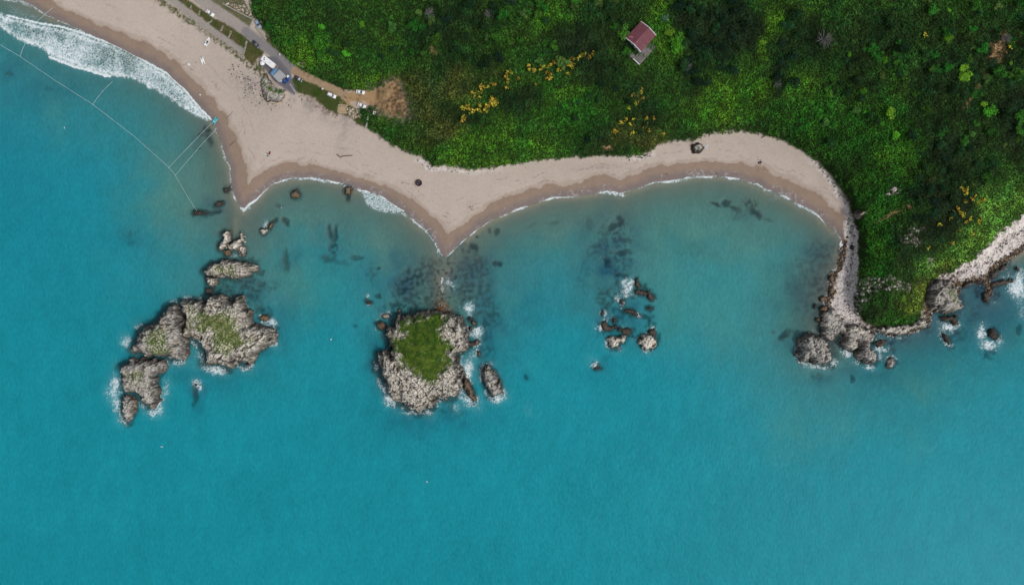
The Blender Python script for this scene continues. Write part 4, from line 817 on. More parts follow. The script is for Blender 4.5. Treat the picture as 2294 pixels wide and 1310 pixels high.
# ------------------------------------------------------------------ bmesh helpers for made things
def BM(): return bmesh.new()
def bx(bm, c, s, rz=0., taper=1., mi=0):
    r = bmesh.ops.create_cube(bm, size=1.)
    for v_ in r['verts']:
        t = taper if v_.co.z > 0 else 1.
        v_.co = Vector((v_.co.x*s[0]*t, v_.co.y*s[1]*t, v_.co.z*s[2]))
    bmesh.ops.rotate(bm, cent=(0, 0, 0), matrix=Matrix.Rotation(rz, 3, 'Z'), verts=r['verts'])
    bmesh.ops.translate(bm, vec=c, verts=r['verts']); return r['verts']
def cyl(bm, c, r1, r2, h, axis='Z', seg=14, rz=0.):
    r = bmesh.ops.create_cone(bm, cap_ends=True, segments=seg, radius1=r1, radius2=r2, depth=h)
    if axis == 'Y': bmesh.ops.rotate(bm, cent=(0, 0, 0), matrix=Matrix.Rotation(R(90), 3, 'X'), verts=r['verts'])
    if axis == 'X': bmesh.ops.rotate(bm, cent=(0, 0, 0), matrix=Matrix.Rotation(R(90), 3, 'Y'), verts=r['verts'])
    bmesh.ops.rotate(bm, cent=(0, 0, 0), matrix=Matrix.Rotation(rz, 3, 'Z'), verts=r['verts'])
    bmesh.ops.translate(bm, vec=c, verts=r['verts']); return r['verts']
def prof(bm, pts, y0, y1, ins=0.):
    """side profile (x,z) extruded across y; ins pulls the upper points inwards"""
    zs = [p[1] for p in pts]; zm, zM = min(zs), max(zs)
    A = [bm.verts.new((x, y0+ins*(z-zm)/(zM-zm+1e-9), z)) for x, z in pts]
    B = [bm.verts.new((x, y1-ins*(z-zm)/(zM-zm+1e-9), z)) for x, z in pts]
    n = len(pts); bm.faces.new(A); bm.faces.new(B[::-1])
    for i in range(n): bm.faces.new((A[i], B[i], B[(i+1) % n], A[(i+1) % n]))
def face(bm, pts): return bm.faces.new([bm.verts.new(p) for p in pts])
def tube(bm, pts, r, seg=6):
    rings = []
    for i, p in enumerate(pts):
        p = Vector(p); d = (Vector(pts[min(i+1, len(pts)-1)])-Vector(pts[max(i-1, 0)])).normalized()
        a = d.orthogonal() if abs(d.z) > .9 else d.cross(Vector((0, 0, 1))).normalized(); a.normalize(); b_ = d.cross(a)
        rr = r[i] if isinstance(r, (list, tuple)) else r
        rings.append([bm.verts.new(p+(a*math.cos(2*math.pi*k/seg)+b_*math.sin(2*math.pi*k/seg))*rr) for k in range(seg)])
    for i in range(len(rings)-1):
        for k in range(seg): bm.faces.new((rings[i][k], rings[i][(k+1) % seg], rings[i+1][(k+1) % seg], rings[i+1][k]))
    bm.faces.new(rings[0][::-1]); bm.faces.new(rings[-1])
def fin(name, bm, m, parent=None, bev=0., smooth=False, seg=2):
    bmesh.ops.recalc_face_normals(bm, faces=bm.faces)
    if bev: bmesh.ops.bevel(bm, geom=[e for e in bm.edges if e.calc_face_angle(0) > .5], offset=bev, segments=seg, affect='EDGES', clamp_overlap=True)
    me = bpy.data.meshes.new(name); bm.to_mesh(me); bm.free(); me.materials.append(m)
    if smooth:
        for p in me.polygons: p.use_smooth = True
    return link(bpy.data.objects.new(name, me), parent)
def empty(name, loc=(0, 0, 0), rz=0., label=None, cat=None, group=None):
    o = bpy.data.objects.new(name, None); link(o); o.location = loc; o.rotation_euler = (0, 0, rz); o.empty_display_size = .5
    return tag(o, label, cat, group)
def copy_tree(o, parent=None):
    c = o.copy(); COL.objects.link(c); c.parent = parent
    for ch in [q for q in kids.get(o.name, o.children)]: copy_tree(ch, c)
    return c
kids = {}

# ------------------------------------------------------------------ cars
def make_car(label, paint, group=None, style='hatch', L=4.3, Wd=1.8):
    root = empty('parked_car', label=label, cat='car', group=group)
    h = L/2; bm = BM()
    prof(bm, [(-h,.35),(-h,.72),(-h+.12,.92),(-h+.5,.98),(h-1.25,.98),(h-.35,.82),(h-.03,.66),(h,.35)], -Wd/2, Wd/2, .08)
    body = fin('body', bm, paint, root, .07)
    rb, rf = (-h+.25, h-1.15) if style != 'sedan' else (-h+.75, h-1.25)
    tb, tf = (rb+.45, rf-.85)
    zt = 1.45; w1_, w2_ = Wd/2-.12, Wd/2-.28
    bm = BM(); face(bm, [(rf, -w1_, .985), (rf, w1_, .985), (tf, w2_, zt), (tf, -w2_, zt)]); fin('windscreen', bm, M_glass, root)
    bm = BM(); face(bm, [(rb, w1_, .985), (rb, -w1_, .985), (tb, -w2_, zt), (tb, w2_, zt)]); fin('rear_window', bm, M_glass, root)
    for s in (-1, 1):
        bm = BM(); face(bm, [(rb, s*w1_, .985), (rf, s*w1_, .985), (tf, s*w2_, zt), (tb, s*w2_, zt)]); fin('side_window', bm, M_glass, root)
    bm = BM(); bx(bm, ((tb+tf)/2, 0, zt+.02), (tf-tb+.12, 2*w2_+.08, .06)); fin('roof', bm, paint, root, .02)
    for sx in (-1, 1):
        for sy in (-1, 1):
            bm = BM(); cyl(bm, (sx*(h-.8), sy*(Wd/2-.08), .32), .32, .32, .22, 'Y', 18); w_ = fin('wheel', bm, M_tyre, root, .02)
            bm = BM(); cyl(bm, (sx*(h-.8), sy*(Wd/2+.035), .32), .19, .19, .02, 'Y', 14); fin('rim', bm, M_rim, w_)
    for sy in (-1, 1):
        bm = BM(); bx(bm, (h-.14, sy*(Wd/2-.3), .745), (.16, .36, .10)); fin('headlight', bm, M_lamp, root, .02)
        bm = BM(); bx(bm, (-h+.03, sy*(Wd/2-.22), .8), (.08, .22, .14)); fin('tail_light', bm, M_lampred, root, .02)
        bm = BM(); bx(bm, (rf-.35, sy*(Wd/2+.05), 1.0), (.1, .16, .12)); fin('side_mirror', bm, paint, root, .02)
    return root
def put(o, u, v, a, dz=0.02): 
    o.location = place(u, v, dz); o.rotation_euler = (0, 0, a)
put(make_car('white car parked on the upper gravel lane at the top left', M_white, 'white parked cars', 'sedan'), 472, 31, ang(0, 0, 17, 12))
put(make_car('white estate car parked on the grass left of the dirt track', M_white, 'white parked cars', 'hatch', 4.6), 743.5, 214.5, ang(0, 0, 18, 8))
put(make_car('white car on the upper side of the dirt clearing under the trees', M_white, 'white parked cars', 'sedan'), 808, 207.5, ang(0, 0, 17, 3))
put(make_car('white car on the lower side of the dirt clearing by the green scrub', M_white, 'white parked cars', 'sedan'), 811, 237.5, ang(0, 0, 16, 7))
put(make_car('dark car beside the road just below the grass strips', M_black, 'dark parked cars', 'sedan'), 574, 100.5, ang(0, 0, 14, 14))
put(make_car('dark blue car beside the start of the dirt track', M_black, 'dark parked cars', 'hatch'), 669.5, 177.5, ang(0, 0, 16, 9))
put(make_car('bright blue car at the right side of the grey roofed kiosk', M_blue, None, 'hatch', 4.0), 642, 181, ang(0, 12, 14, 0))
put(make_car('bluish van half hidden under trees at the roadside', flat_mat('slate_paint', (.25, .33, .45), .3, coat=.4), None, 'hatch', 4.4), 579, 55, ang(0, 0, 8, 14))

# snack trailer: long white box with rear doors, hatches, awning
a0 = ang(0, 0, 22, 17)
t = empty('snack_trailer', place(604, 142), a0, 'long white snack trailer parked at the top of the paved plaza', 'trailer')
bm = BM(); bx(bm, (0, 0, 1.75), (7.0, 2.7, 2.5)); fin('body', bm, M_white, t, .1)
bm = BM(); prof(bm, [(3.5, .6), (3.5, 2.3), (4.1, 2.1), (4.7, 1.3), (4.75, .6)], -1.1, 1.1, .15); fin('cab', bm, flat_mat('beige_paint', (.55, .42, .36), .4), t, .08)
bm = BM(); face(bm, [(4.12, -.9, 2.1), (4.12, .9, 2.1), (4.72, .95, 1.35), (4.72, -.95, 1.35)]); fin('windscreen', bm, M_glass, t)
for x, y in ((-2.4, .4), (-1.9, -.3)):
    bm = BM(); bx(bm, (x, y, 3.05), (.5, .5, .14)); fin('roof_vent', bm, M_glass, t, .03)
bm = BM(); bx(bm, (1.2, 0, 3.05), (.7, .7, .1)); fin('roof_hatch', bm, M_dirtywhite, t, .03)
bm = BM(); bx(bm, (-.3, -1.38, 1.9), (3.2, .06, 1.0)); fin('serving_hatch', bm, M_glass, t)
for x in (-2, 2.6):
    for s in (-1, 1):
        bm = BM(); cyl(bm, (x, s*1.2, .4), .4, .4, .25, 'Y', 18); fin('wheel', bm, M_tyre, t, .03)
# round parasol
p = empty('parasol', place(591, 144.5), 0, 'round white parasol beside the snack trailer', 'parasol')
bm = BM()
for k in range(8):
    a, b_ = 2*math.pi*k/8, 2*math.pi*(k+1)/8
    face(bm, [(0, 0, 2.75), (1.25*math.cos(a), 1.25*math.sin(a), 2.2), (1.25*math.cos(b_), 1.25*math.sin(b_), 2.2)])
bmesh.ops.remove_doubles(bm, verts=bm.verts, dist=.001); fin('canopy', bm, M_white, p)
bm = BM(); cyl(bm, (0, 0, 1.4), .03, .03, 2.8, seg=8); fin('pole', bm, M_rim, p)
bm = BM(); cyl(bm, (0, 0, .05), .3, .25, .1); fin('base', bm, M_conc, p)
# kiosk with grey sheet roof
ak = ang(1505, 960, 1590, 870)
k0 = empty('beach_kiosk', place(629.5, 174), ak, 'kiosk with a square grey sheet roof on the paved plaza', 'kiosk')
bm = BM(); bx(bm, (0, 0, 2.75), (4.7, 4.3, .10)); 
for i in range(9): bx(bm, (-2.2+i*.55, 0, 2.82), (.06, 4.28, .05))
fin('roof', bm, M_roofgrey, k0)
for s, (c_, z_) in enumerate((((0, 1.7, 1.35), (3.6, .12, 2.68)), ((0, -1.7, 1.35), (3.6, .12, 2.68)), ((1.74, 0, 1.35), (.12, 3.28, 2.68)), ((-1.74, 0, 1.35), (.12, 3.28, 2.68)))):
    bm = BM(); bx(bm, c_, z_); fin('wall', bm, M_dirtywhite, k0)
bm = BM(); bx(bm, (.3, -1.78, 1.6), (2.0, .04, .9)); fin('serving_window', bm, M_glass, k0)
bm = BM(); bx(bm, (1.82, .6, 1.05), (.05, .9, 2.05)); fin('door', bm, M_ltblue, k0)
aw = empty('awning', place(617, 163.5), ang(0, 16, 14, 0), 'faded blue canvas awning between the snack trailer and the kiosk', 'awning')
bm = BM(); face(bm, [(-2.1, -1.0, 2.3), (2.1, -1.0, 2.3), (2.1, 0, 2.55), (-2.1, 0, 2.55)]); face(bm, [(-2.1, 0, 2.55), (2.1, 0, 2.55), (2.1, 1.0, 2.3), (-2.1, 1.0, 2.3)]); fin('canvas', bm, M_ltblue, aw)
for x in (-2, 2):
    for y in (-.95, .95):
        bm = BM(); cyl(bm, (x, y, 1.15), .04, .04, 2.3, seg=8); fin('pole', bm, M_rim, aw)
cb = empty('crate', place(646, 172.5), ak, 'light blue crate at the corner of the kiosk roof', 'crate')
bm = BM(); bx(bm, (0, 0, .5), (1.1, .9, 1.0)); fin('box', bm, flat_mat('sky_blue_paint', (.2, .5, .75), .5), cb, .04)
bm = BM(); bx(bm, (0, 0, 1.04), (1.16, .96, .07)); fin('lid', bm, M_white, cb, .02)

# boats
def make_boat(label, L, Wd, open_=True, m=M_white, cat='boat'):
    root = empty('beached_boat', label=label, cat=cat)
    n = 12; bm = BM(); rows = []
    for i in range(n+1):
        t = i/n; x = -L/2+L*t; w = Wd/2*(.86+.14*math.sin(t*math.pi))*(1-max(0, (t-.45)/.55)**2.2); w = max(w, .02)
        zk = .05+.35*max(0, t-.6)**1.5; zt = .62+.28*t*t
        rows.append([bm.verts.new((x, s*w*f_, z_)) for s, f_, z_ in ((-1, .75, zt-.28+0), (-1, .88, zt), (-1, 1, zt), (-1, .82, .3+zk), (0, 1, zk), (1, .82, .3+zk), (1, 1, zt), (1, .88, zt), (1, .75, zt-.28))])
    for i in range(n):
        for k in range(8): bm.faces.new((rows[i][k], rows[i+1][k], rows[i+1][k+1], rows[i][k+1]))
        bm.faces.new((rows[i][8], rows[i+1][8], rows[i+1][0], rows[i][0]))
    bm.faces.new(rows[0]); 
    fin('hull', bm, m, root)
    bm = BM(); prof(bm, [(L*.10, .75), (L*.14, 1.0), (L*.34, .98), (L*.42, .85)], -Wd*.3, Wd*.3, .08); fin('foredeck', bm, m, root, .03)
    bm = BM(); face(bm, [(L*.06, -Wd*.28, .8), (L*.06, Wd*.28, .8), (L*.0, Wd*.24, 1.25), (L*.0, -Wd*.24, 1.25)]); fin('windscreen', bm, M_glass, root)
    bm = BM(); bx(bm, (-L*.04, 0, .60), (L*.16, Wd*.46, .12)); fin('cockpit_floor', bm, M_black, root)
    for y in (-Wd*.17, Wd*.17):
        bm = BM(); bx(bm, (-L*.2, y, .75), (.4, .4, .3)); fin('seat', bm, M_cloth[0], root, .05)
    bm = BM(); bx(bm, (-L*.5-.12, 0, .75), (.3, .34, .5)); bx(bm, (-L*.5-.1, 0, .3), (.1, .08, .6)); fin('outboard_motor', bm, M_tyre, root, .03)
    return root
put(make_boat('white motor boat with dark cockpit pulled up on the beach beside the grass verge', 4.9, 1.9), 466, 94.5, ang(0, 22, 11, 0))
# upturned pedal boat: two hulls, deck, seats
def pedalo(label, m):
    root = empty('pedal_boat', label=label, cat='pedal boat')
    for s in (-1, 1):
        bm = BM(); tube(bm, [(-1.9, s*.6, .28), (-1.5, s*.6, .3), (0, s*.6, .3), (1.4, s*.6, .32), (2.0, s*.6, .42)], [.12, .26, .28, .26, .06], 10); fin('float', bm, m, root, smooth=True)
    bm = BM(); bx(bm, (-.1, 0, .58), (2.2, 1.2, .1)); fin('deck', bm, m, root, .03)
    for s in (-1, 1):
        bm = BM(); bx(bm, (-.5, s*.3, .75), (.45, .45, .2)); bx(bm, (-.75, s*.3, 1.0), (.08, .45, .5)); fin('seat', bm, M_dirtywhite, root, .04)
    return root
put(pedalo('small white pedal boat lying on the sand below the motor boat', M_white), 454, 136.5, ang(0, 0, 5, 13))
put(pedalo('turquoise pedal boat at the waterline where the ropes come ashore', M_teal), 482, 271, ang(0, 10, 6, 0))
# floating ropes
def rope(pts, label, r=.075):
    root = empty('floating_rope', place(*pts[0], z=0), 0, label, 'rope', 'floating bathing ropes'); o0 = Vector(root.location)
    P3 = []
    for i in range(len(pts)-1):
        (a, b_), (c_, d) = pts[i], pts[i+1]; n = max(2, int(math.hypot(c_-a, d-b_)/6))
        for k_ in range(n): t = k_/n; P3.append((a+(c_-a)*t+random.uniform(-.4, .4), b_+(d-b_)*t+random.uniform(-.4, .4)))
    P3.append(pts[-1])
    Q = [Vector(((u_-CX)*S, (CY-v_)*S, max(.22, float(ground(u_, v_))+.12)))-o0 for u_, v_ in P3]
    bm = BM(); tube(bm, Q, r, 6); fin('line', bm, M_rope, root)
    bm = BM()
    for q in Q[::3]: bmesh.ops.create_icosphere(bm, subdivisions=1, radius=.15, matrix=Matrix.Translation(q))
    fl = fin('floats', bm, M_rope, root)
rope([(-60,62),(16,110),(45,127),(120,178),(208,234),(300,305),(380,376),(393,393),(420,440),(441,472)], 'long white floating rope running diagonally off the surf to the dark flat rock')
rope([(45,127),(57,97)], 'leftmost short branch rope running up into the surf')
rope([(208,234),(230,205),(253,183)], 'branch rope running up to the end of the big surf patch')
rope([(378,376),(430,322),(475,275)], 'upper of the two parallel ropes leading to the turquoise pedal boat')
rope([(393,393),(445,332),(487,287)], 'lower of the two parallel ropes leading ashore below the pedal boat')
rope([(84,49),(104,30),(120,19)], 'short rope crossing the wet sand at the top left corner')

# house with red gabled roof and terrace
zh = float(ground(1435, 90))
ah = ang(575, 640, 878, 310)
hs = empty('red_roofed_house', place(1433, 88), ah, 'small house with a faded red gabled roof alone in the green hillside', 'house')
LL, WW, hw, hr = 10.2, 9.6, 3.6, 5.0
bm = BM()
face(bm, [(-LL/2, -WW/2, hw), (LL/2, -WW/2, hw), (LL/2, 0, hr), (-LL/2, 0, hr)]); face(bm, [(-LL/2, 0, hr), (LL/2, 0, hr), (LL/2, WW/2, hw), (-LL/2, WW/2, hw)])
face(bm, [(-LL/2, -WW/2, hw-.14), (LL/2, -WW/2, hw-.14), (LL/2, 0, hr-.14), (-LL/2, 0, hr-.14)]); face(bm, [(-LL/2, 0, hr-.14), (LL/2, 0, hr-.14), (LL/2, WW/2, hw-.14), (-LL/2, WW/2, hw-.14)])
for i in range(28):
    x = -LL/2+.2+i*(LL-.4)/27
    for s in (-1, 1): tube(bm, [(x, s*WW/2, hw+.03), (x, 0, hr+.03)], .05, 4)
rf_ = fin('roof', bm, M_redroof, hs)
bm = BM(); bx(bm, (0, 0, hr+.06), (LL+.05, .3, .08)); fin('ridge_cap', bm, M_redroof, rf_)
for sx in (-1, 1):
    bm = BM()
    for s in (-1, 1): tube(bm, [(sx*(LL/2+.1), s*WW/2, hw-.02), (sx*(LL/2+.1), 0, hr-.02)], .17, 4)
    fin('fascia', bm, M_white, rf_)
for x, y, l_ in ((-3.6, 3.4, 1.0), (-3.2, 2.6, .8), (-3.0, 3.0, .5), (-3.5, -.3, .8), (-2.2, -4.2, .6)):
    bm = BM(); z_ = hr-(hr-hw)*abs(y)/(WW/2)+.10; bx(bm, (x, y, z_), (.18, l_, .06), R(25)); fin('roof_patch', bm, M_rust, rf_)
bm = BM(); w2_ = WW/2-.45; l2 = LL/2-.45
for (x0, y0, x1, y1) in ((-l2, -w2_, l2, -w2_), (l2, w2_, -l2, w2_)): face(bm, [(x0, y0, -1), (x1, y1, -1), (x1, y1, hw+.05), (x0, y0, hw+.05)])
for x0 in (-l2, l2): face(bm, [(x0, -w2_, -1), (x0, w2_, -1), (x0, w2_, hw+.05), (x0, 0, hr-.2), (x0, -w2_, hw+.05)])
fin('wall', bm, M_wall, hs)
for y in (-2.4, 2.4):
    bm = BM(); bx(bm, (-l2-.02, y, 1.7), (.08, 1.1, 1.1)); w_ = fin('window', bm, M_glass, hs)
    bm = BM(); bx(bm, (-l2-.08, y, 1.1), (.14, 1.3, .08)); fin('sill', bm, M_conc, w_)
bm = BM(); bx(bm, (-l2-.02, 0, 1.05), (.08, 1.0, 2.1)); fin('door', bm, M_drift, hs)
bm = BM(); bx(bm, (-3.2, -6.0, -.4), (11.5, 4.2, 1.0)); bx(bm, (-8.0, -4.4, -.401), (2.2, 7.4, .99)); fin('terrace', bm, M_darkconc, hs, .02)
bm = BM(); bx(bm, (-9.0, -6.0, .45), (.3, 4.0, .75)); fin('parapet', bm, M_white, hs, .03)

# ------------------------------------------------------------------ walls, steps, kerbs
def bar(u0, v0, u1, v1, w, h, name, label, cat, m=M_conc, group=None):
    x0, y0, z0 = place(u0, v0); x1, y1, z1 = place(u1, v1); L = math.hypot(x1-x0, y1-y0); n = max(1, int(L/2.2))
    root = empty(name, ((x0+x1)/2, (y0+y1)/2, (z0+z1)/2), math.atan2(y1-y0, x1-x0), label, cat, group); 
    bm = BM()
    for i in range(n):
        t = (i+.5)/n; zl = z0+(z1-z0)*t-(z0+z1)/2
        bx(bm, (-L/2+L*t, random.uniform(-.05, .05), zl+h/2-.3), (L/n*1.0-.02, w*random.uniform(.9, 1.1), h+.6), random.uniform(-.03, .03))
    fin('slab', bm, m, root, .03); return root
crossb = [(429,11,427,20,'topmost'),(448,24,445,35,'second from the top'),(476,46,466,54,'third from the top, slanting more than the others'),(500,57,495,71,'fourth from the top'),(518,70,513,85,'fifth from the top')]
for (a, b_, c_, d, w) in crossb: bar(a, b_, c_, d, .8, .12, 'concrete_crossing', 'narrow concrete crossing over the grass strip, '+w, 'concrete crossing', group='concrete crossings over the grass strip')
bar(553,92,548,115,.9,.12,'footpath','pale footpath slab crossing at the lower end of the grass strip','footpath')
bar(548,115,541,132,.9,.12,'footpath','pale footpath slab leading down onto the beach','footpath')
bar(452,62,449,76,.7,.12,'concrete_crossing','short concrete ramp onto the beach left of the motor boat','concrete crossing')
for i, (a, b_, c_, d) in enumerate([(500,9,530,26),(530,26,566,44)]): bar(a, b_, c_, d, .5, .7, 'low_wall', ('upper','lower')[i]+' section of the low pale wall above the gravel lane', 'wall')
bar(575,62,597,89,.9,1.0,'retaining_wall','pale stone retaining wall between the road and the woods','wall')
for i, (a, b_, c_, d) in enumerate([(606,229,622,233),(622,233,634,230),(634,230,642,216)]): bar(a, b_, c_, d, .55, .7, 'low_wall', ('left','middle','right')[i]+' section of the curved cream wall under the rocky knoll', 'wall', flat_mat('cream_stone', (.50, .42, .32), .9))
bar(650,188,663,209,.6,.25,'kerb','pale kerb along the right side of the plaza','kerb')
bar(827,256,824,270,.8,.5,'beach_steps','upper flight of narrow pale steps down the green bank','steps')
bar(824,270,820,288,.8,.5,'beach_steps','lower flight of narrow pale steps ending on the sand','steps')
bar(758,236,780,237,.5,.7,'low_wall','upper edge wall of the square stone terrace','wall',flat_mat('ochre_stone', (.42, .34, .24), .9))
bar(757,252,778,254,.5,.7,'low_wall','lower edge wall of the square stone terrace','wall',flat_mat('ochre_stone2', (.42, .34, .24), .9))
# driftwood and small things on the sand
def log(pts, r, name, label, cat='driftwood', m=M_drift):
    o0 = Vector(place(*pts[0])); Q = [Vector(place(u_, v_, r*.7))-o0+Vector((0, 0, 0)) for u_, v_ in pts]
    bm = BM(); tube(bm, Q, [r*(1-.5*i/len(Q)) for i in range(len(Q))], 7)
    o = fin(name, bm, m); o.location = o0; tag(o, label, cat); return o
log([(755,346),(763,353),(768,350),(784,349),(790,348)], .28, 'driftwood_log', 'long bent driftwood log above the second beach')
log([(515,327),(520,322),(527,316)], .16, 'driftwood_log', 'thin driftwood stick near the edge of the western sandbar')
log([(509,263),(515,257),(522,250)], .12, 'driftwood_log', 'pale thin pole on the sand right of the turquoise pedal boat', m=M_deadwood)
# round enclosure
rg = empty('driftwood_ring', place(938, 410), 0, 'round dark shelter ring of driftwood and stones in the middle of the beach', 'shelter')
bm = BM()
for k in range(26):
    a = 2*math.pi*k/26; bx(bm, (1.45*math.cos(a), 1.45*math.sin(a), .4), (.42, .55, random.uniform(.6, 1.0)), a+random.uniform(-.2, .2), .8)
fin('stone_wall', bm, flat_mat('charred_stone', (.06, .035, .035), .9, (.5, 1.4)), rg, .04)
bm = BM(); cyl(bm, (0, 0, .06), 1.3, 1.3, .12, seg=24); fin('floor', bm, flat_mat('dark_ash', (.05, .04, .05), .95), rg)
for k in range(5):
    a = k*1.3; bm = BM(); bx(bm, (.75*math.cos(a), .75*math.sin(a), .3), (.25, .2, .35), a); fin('seat', bm, M_dirtywhite if k % 2 else M_cloth[4], rg, .03)

# ------------------------------------------------------------------ people
def person_mesh(kind):
    J = {'pel': (0, 0, .95), 'wst': (0, 0, 1.12), 'chs': (0, 0, 1.35), 'nek': (0, 0, 1.5), 'hdb': (0, .02, 1.57), 'hed': (0, .03, 1.68), 'top': (0, .01, 1.76)}
    rr = {'pel': .14, 'wst': .12, 'chs': .145, 'nek': .055, 'hdb': .075, 'hed': .10, 'top': .07}
    E = [('pel', 'wst'), ('wst', 'chs'), ('chs', 'nek'), ('nek', 'hdb'), ('hdb', 'hed'), ('hed', 'top')]
    for s, n in ((-1, 'l'), (1, 'r')):
        sp = .09 if kind == 'stand' else .12
        J.update({'sh'+n: (s*.19, 0, 1.43), 'el'+n: (s*.26, .02, 1.15), 'wr'+n: (s*.28, .10, .92), 'ha'+n: (s*.28, .13, .85),
                  'hp'+n: (s*.10, 0, .90), 'kn'+n: (s*sp, .03, .5), 'an'+n: (s*(sp+.01), -.01, .09), 'to'+n: (s*(sp+.03), .17, .04)})
        rr.update({'sh'+n: .06, 'el'+n: .042, 'wr'+n: .028, 'ha'+n: .036, 'hp'+n: .095, 'kn'+n: .058, 'an'+n: .04, 'to'+n: .032})
        E += [('chs', 'sh'+n), ('sh'+n, 'el'+n), ('el'+n, 'wr'+n), ('wr'+n, 'ha'+n), ('pel', 'hp'+n), ('hp'+n, 'kn'+n), ('kn'+n, 'an'+n), ('an'+n, 'to'+n)]
        for q in range(5):
            fy = (-.028, -.012, .004, .02, .045)[q]; fl_ = (.06, .075, .08, .07, .045)[q]
            J['f%s%d' % (n, q)] = (s*(.28+(.0 if q < 4 else -.03*1)), .13+fy+.0, .85-fl_); rr['f%s%d' % (n, q)] = .009; E.append(('ha'+n, 'f%s%d' % (n, q)))
    keys = list(J); me = bpy.data.meshes.new('body')
    me.from_pydata([J[k] for k in keys], [(keys.index(a), keys.index(b)) for a, b in E], [])
    o = bpy.data.objects.new('tmp', me); COL.objects.link(o)
    sk = o.modifiers.new('s', 'SKIN'); 
    for i, k in enumerate(keys):
        d = me.skin_vertices[0].data[i]; d.radius = (rr[k]*(1.25 if k in ('pel', 'wst', 'chs') else 1), rr[k]*(.8 if k in ('pel', 'wst', 'chs') else 1)); d.use_root = (k == 'pel')
    ss = o.modifiers.new('b', 'SUBSURF'); ss.levels = 1; ss.render_levels = 1
    dg = bpy.context.evaluated_depsgraph_get(); r = bpy.data.meshes.new_from_object(o.evaluated_get(dg)); r.name = 'person_body'
    bpy.data.objects.remove(o); 
    for p_ in r.polygons: p_.use_smooth = True
    return r
PB = person_mesh('stand'); PB.materials.append(M_skin)
def loft(sections, m, name, parent):
    bm = BM(); rings = []
    for (cx, cy, cz, rx, ry) in sections: rings.append([bm.verts.new((cx+rx*math.cos(2*math.pi*k/12), cy+ry*math.sin(2*math.pi*k/12), cz)) for k in range(12)])
    for i in range(len(rings)-1):
        for k in range(12): bm.faces.new((rings[i][k], rings[i][(k+1) % 12], rings[i+1][(k+1) % 12], rings[i+1][k]))
    return fin(name, bm, m, parent, smooth=True)
def person(u, v, a, label, top=0, bot=1, lying=False, group=None, dz=0.02):
    root = empty('person', (0, 0, 0), 0, label, 'person', group)
    o = link(bpy.data.objects.new('body', PB), root)
    loft([(0, 0, 1.02, .19, .13), (0, 0, 1.15, .17, .125), (0, 0, 1.35, .21, .145), (0, 0, 1.45, .19, .11), (0, 0, 1.49, .08, .07)], M_cloth[top], 'shirt', root)
    loft([(0, 0, 1.04, .19, .13), (0, 0, .92, .205, .145), (0, 0, .80, .20, .13)], M_cloth[bot], 'shorts', root)
    loft([(0, 0, 1.62, .10, .105), (0, 0, 1.70, .112, .118), (0, 0, 1.77, .085, .09), (0, 0, 1.81, .02, .02)], M_hair, 'hair', root)
    x, y, z = place(u, v, dz)
    if lying: root.rotation_euler = (R(90), 0, a); root.location = (x, y, z+.16)
    else: root.rotation_euler = (0, 0, a); root.location = (x, y, z)
    return root
person(598, 345, .5, 'person in purple lying on a towel, left of the beach group', 4, 1, True, 'sunbathing group', .05)
person(603, 346, 2.2, 'person in dark clothes standing by the towels of the beach group', 0, 1, False, 'sunbathing group')
person(600, 350, 3.5, 'person in white sitting out with the beach group, lowest one', 2, 1, True, 'sunbathing group', .05)
person(904, 411, 1.0, 'person in navy walking left of the round driftwood ring', 0, 1)
person(999, 486, .3, 'person in black on the trampled sand near the pointed sandbar', 1, 1)
person(1004, 479, 2.0, 'person in navy upper right on the trampled sand near the pointed sandbar', 0, 0)
person(1054, 465, 1.0, 'person in navy, upper left of the trio above the wet sand', 0, 0, group='trio above the wet sand')
person(1059, 464, 2.5, 'person in black, upper right of the trio above the wet sand', 1, 1, group='trio above the wet sand')
person(1058, 470, .2, 'person in purple, lowest of the trio above the wet sand', 4, 0, group='trio above the wet sand')
person(1700, 362, .5, 'person in black lying on the eastern beach', 1, 1, True, dz=.05)
person(1702, 360, 1.5, 'person in navy standing beside the one lying on the eastern beach', 0, 0)
person(1495, 392, .8, 'person in black on the wet sand above the bright breaking wave', 1, 1)
person(1607, 391, 2.0, 'person in black at the water edge of the eastern beach', 1, 1)
person(775, 219, .5, 'person in navy at the left of the group on the dirt track', 0, 1, group='group on the dirt track')
person(779, 222, 1.5, 'person in white in the middle of the group on the dirt track', 2, 0, group='group on the dirt track')
person(787, 221, 2.6, 'person in black at the right of the group on the dirt track', 1, 1, group='group on the dirt track')
person(806, 216, 0, 'person in black just below the upper white car', 1, 1)
def towel(u, v, a, m, label, L=1.9, Wd=.95):
    bm = BM(); n = 8
    vs = [[bm.verts.new((-L/2+L*i/n, -Wd/2+Wd*j/3, .03+.03*math.sin(i*1.7+j))) for j in range(4)] for i in range(n+1)]
    for i in range(n):
        for j in range(3): bm.faces.new((vs[i][j], vs[i+1][j], vs[i+1][j+1], vs[i][j+1]))
    bmesh.ops.solidify(bm, geom=bm.faces[:], thickness=.02)
    o = fin('towel', bm, m); o.location = place(u, v, .03); o.rotation_euler = (0, 0, a); tag(o, label, 'towel', 'towels on the sand'); return o
towel(597, 345, .5, M_white, 'white towel under the person in purple'); towel(601, 351, 2, M_cloth[2], 'white towel at the bottom of the beach group'); towel(604, 343, 1.2, M_cloth[3], 'red towel at the top right of the beach group', 1.6, .8)
towel(1583, 329, 1.1, M_white, 'large white sheet beside the green overgrown boulder', 2.4, 1.6)
towel(1702, 364, .3, M_cloth[0], 'navy towel on the eastern beach')
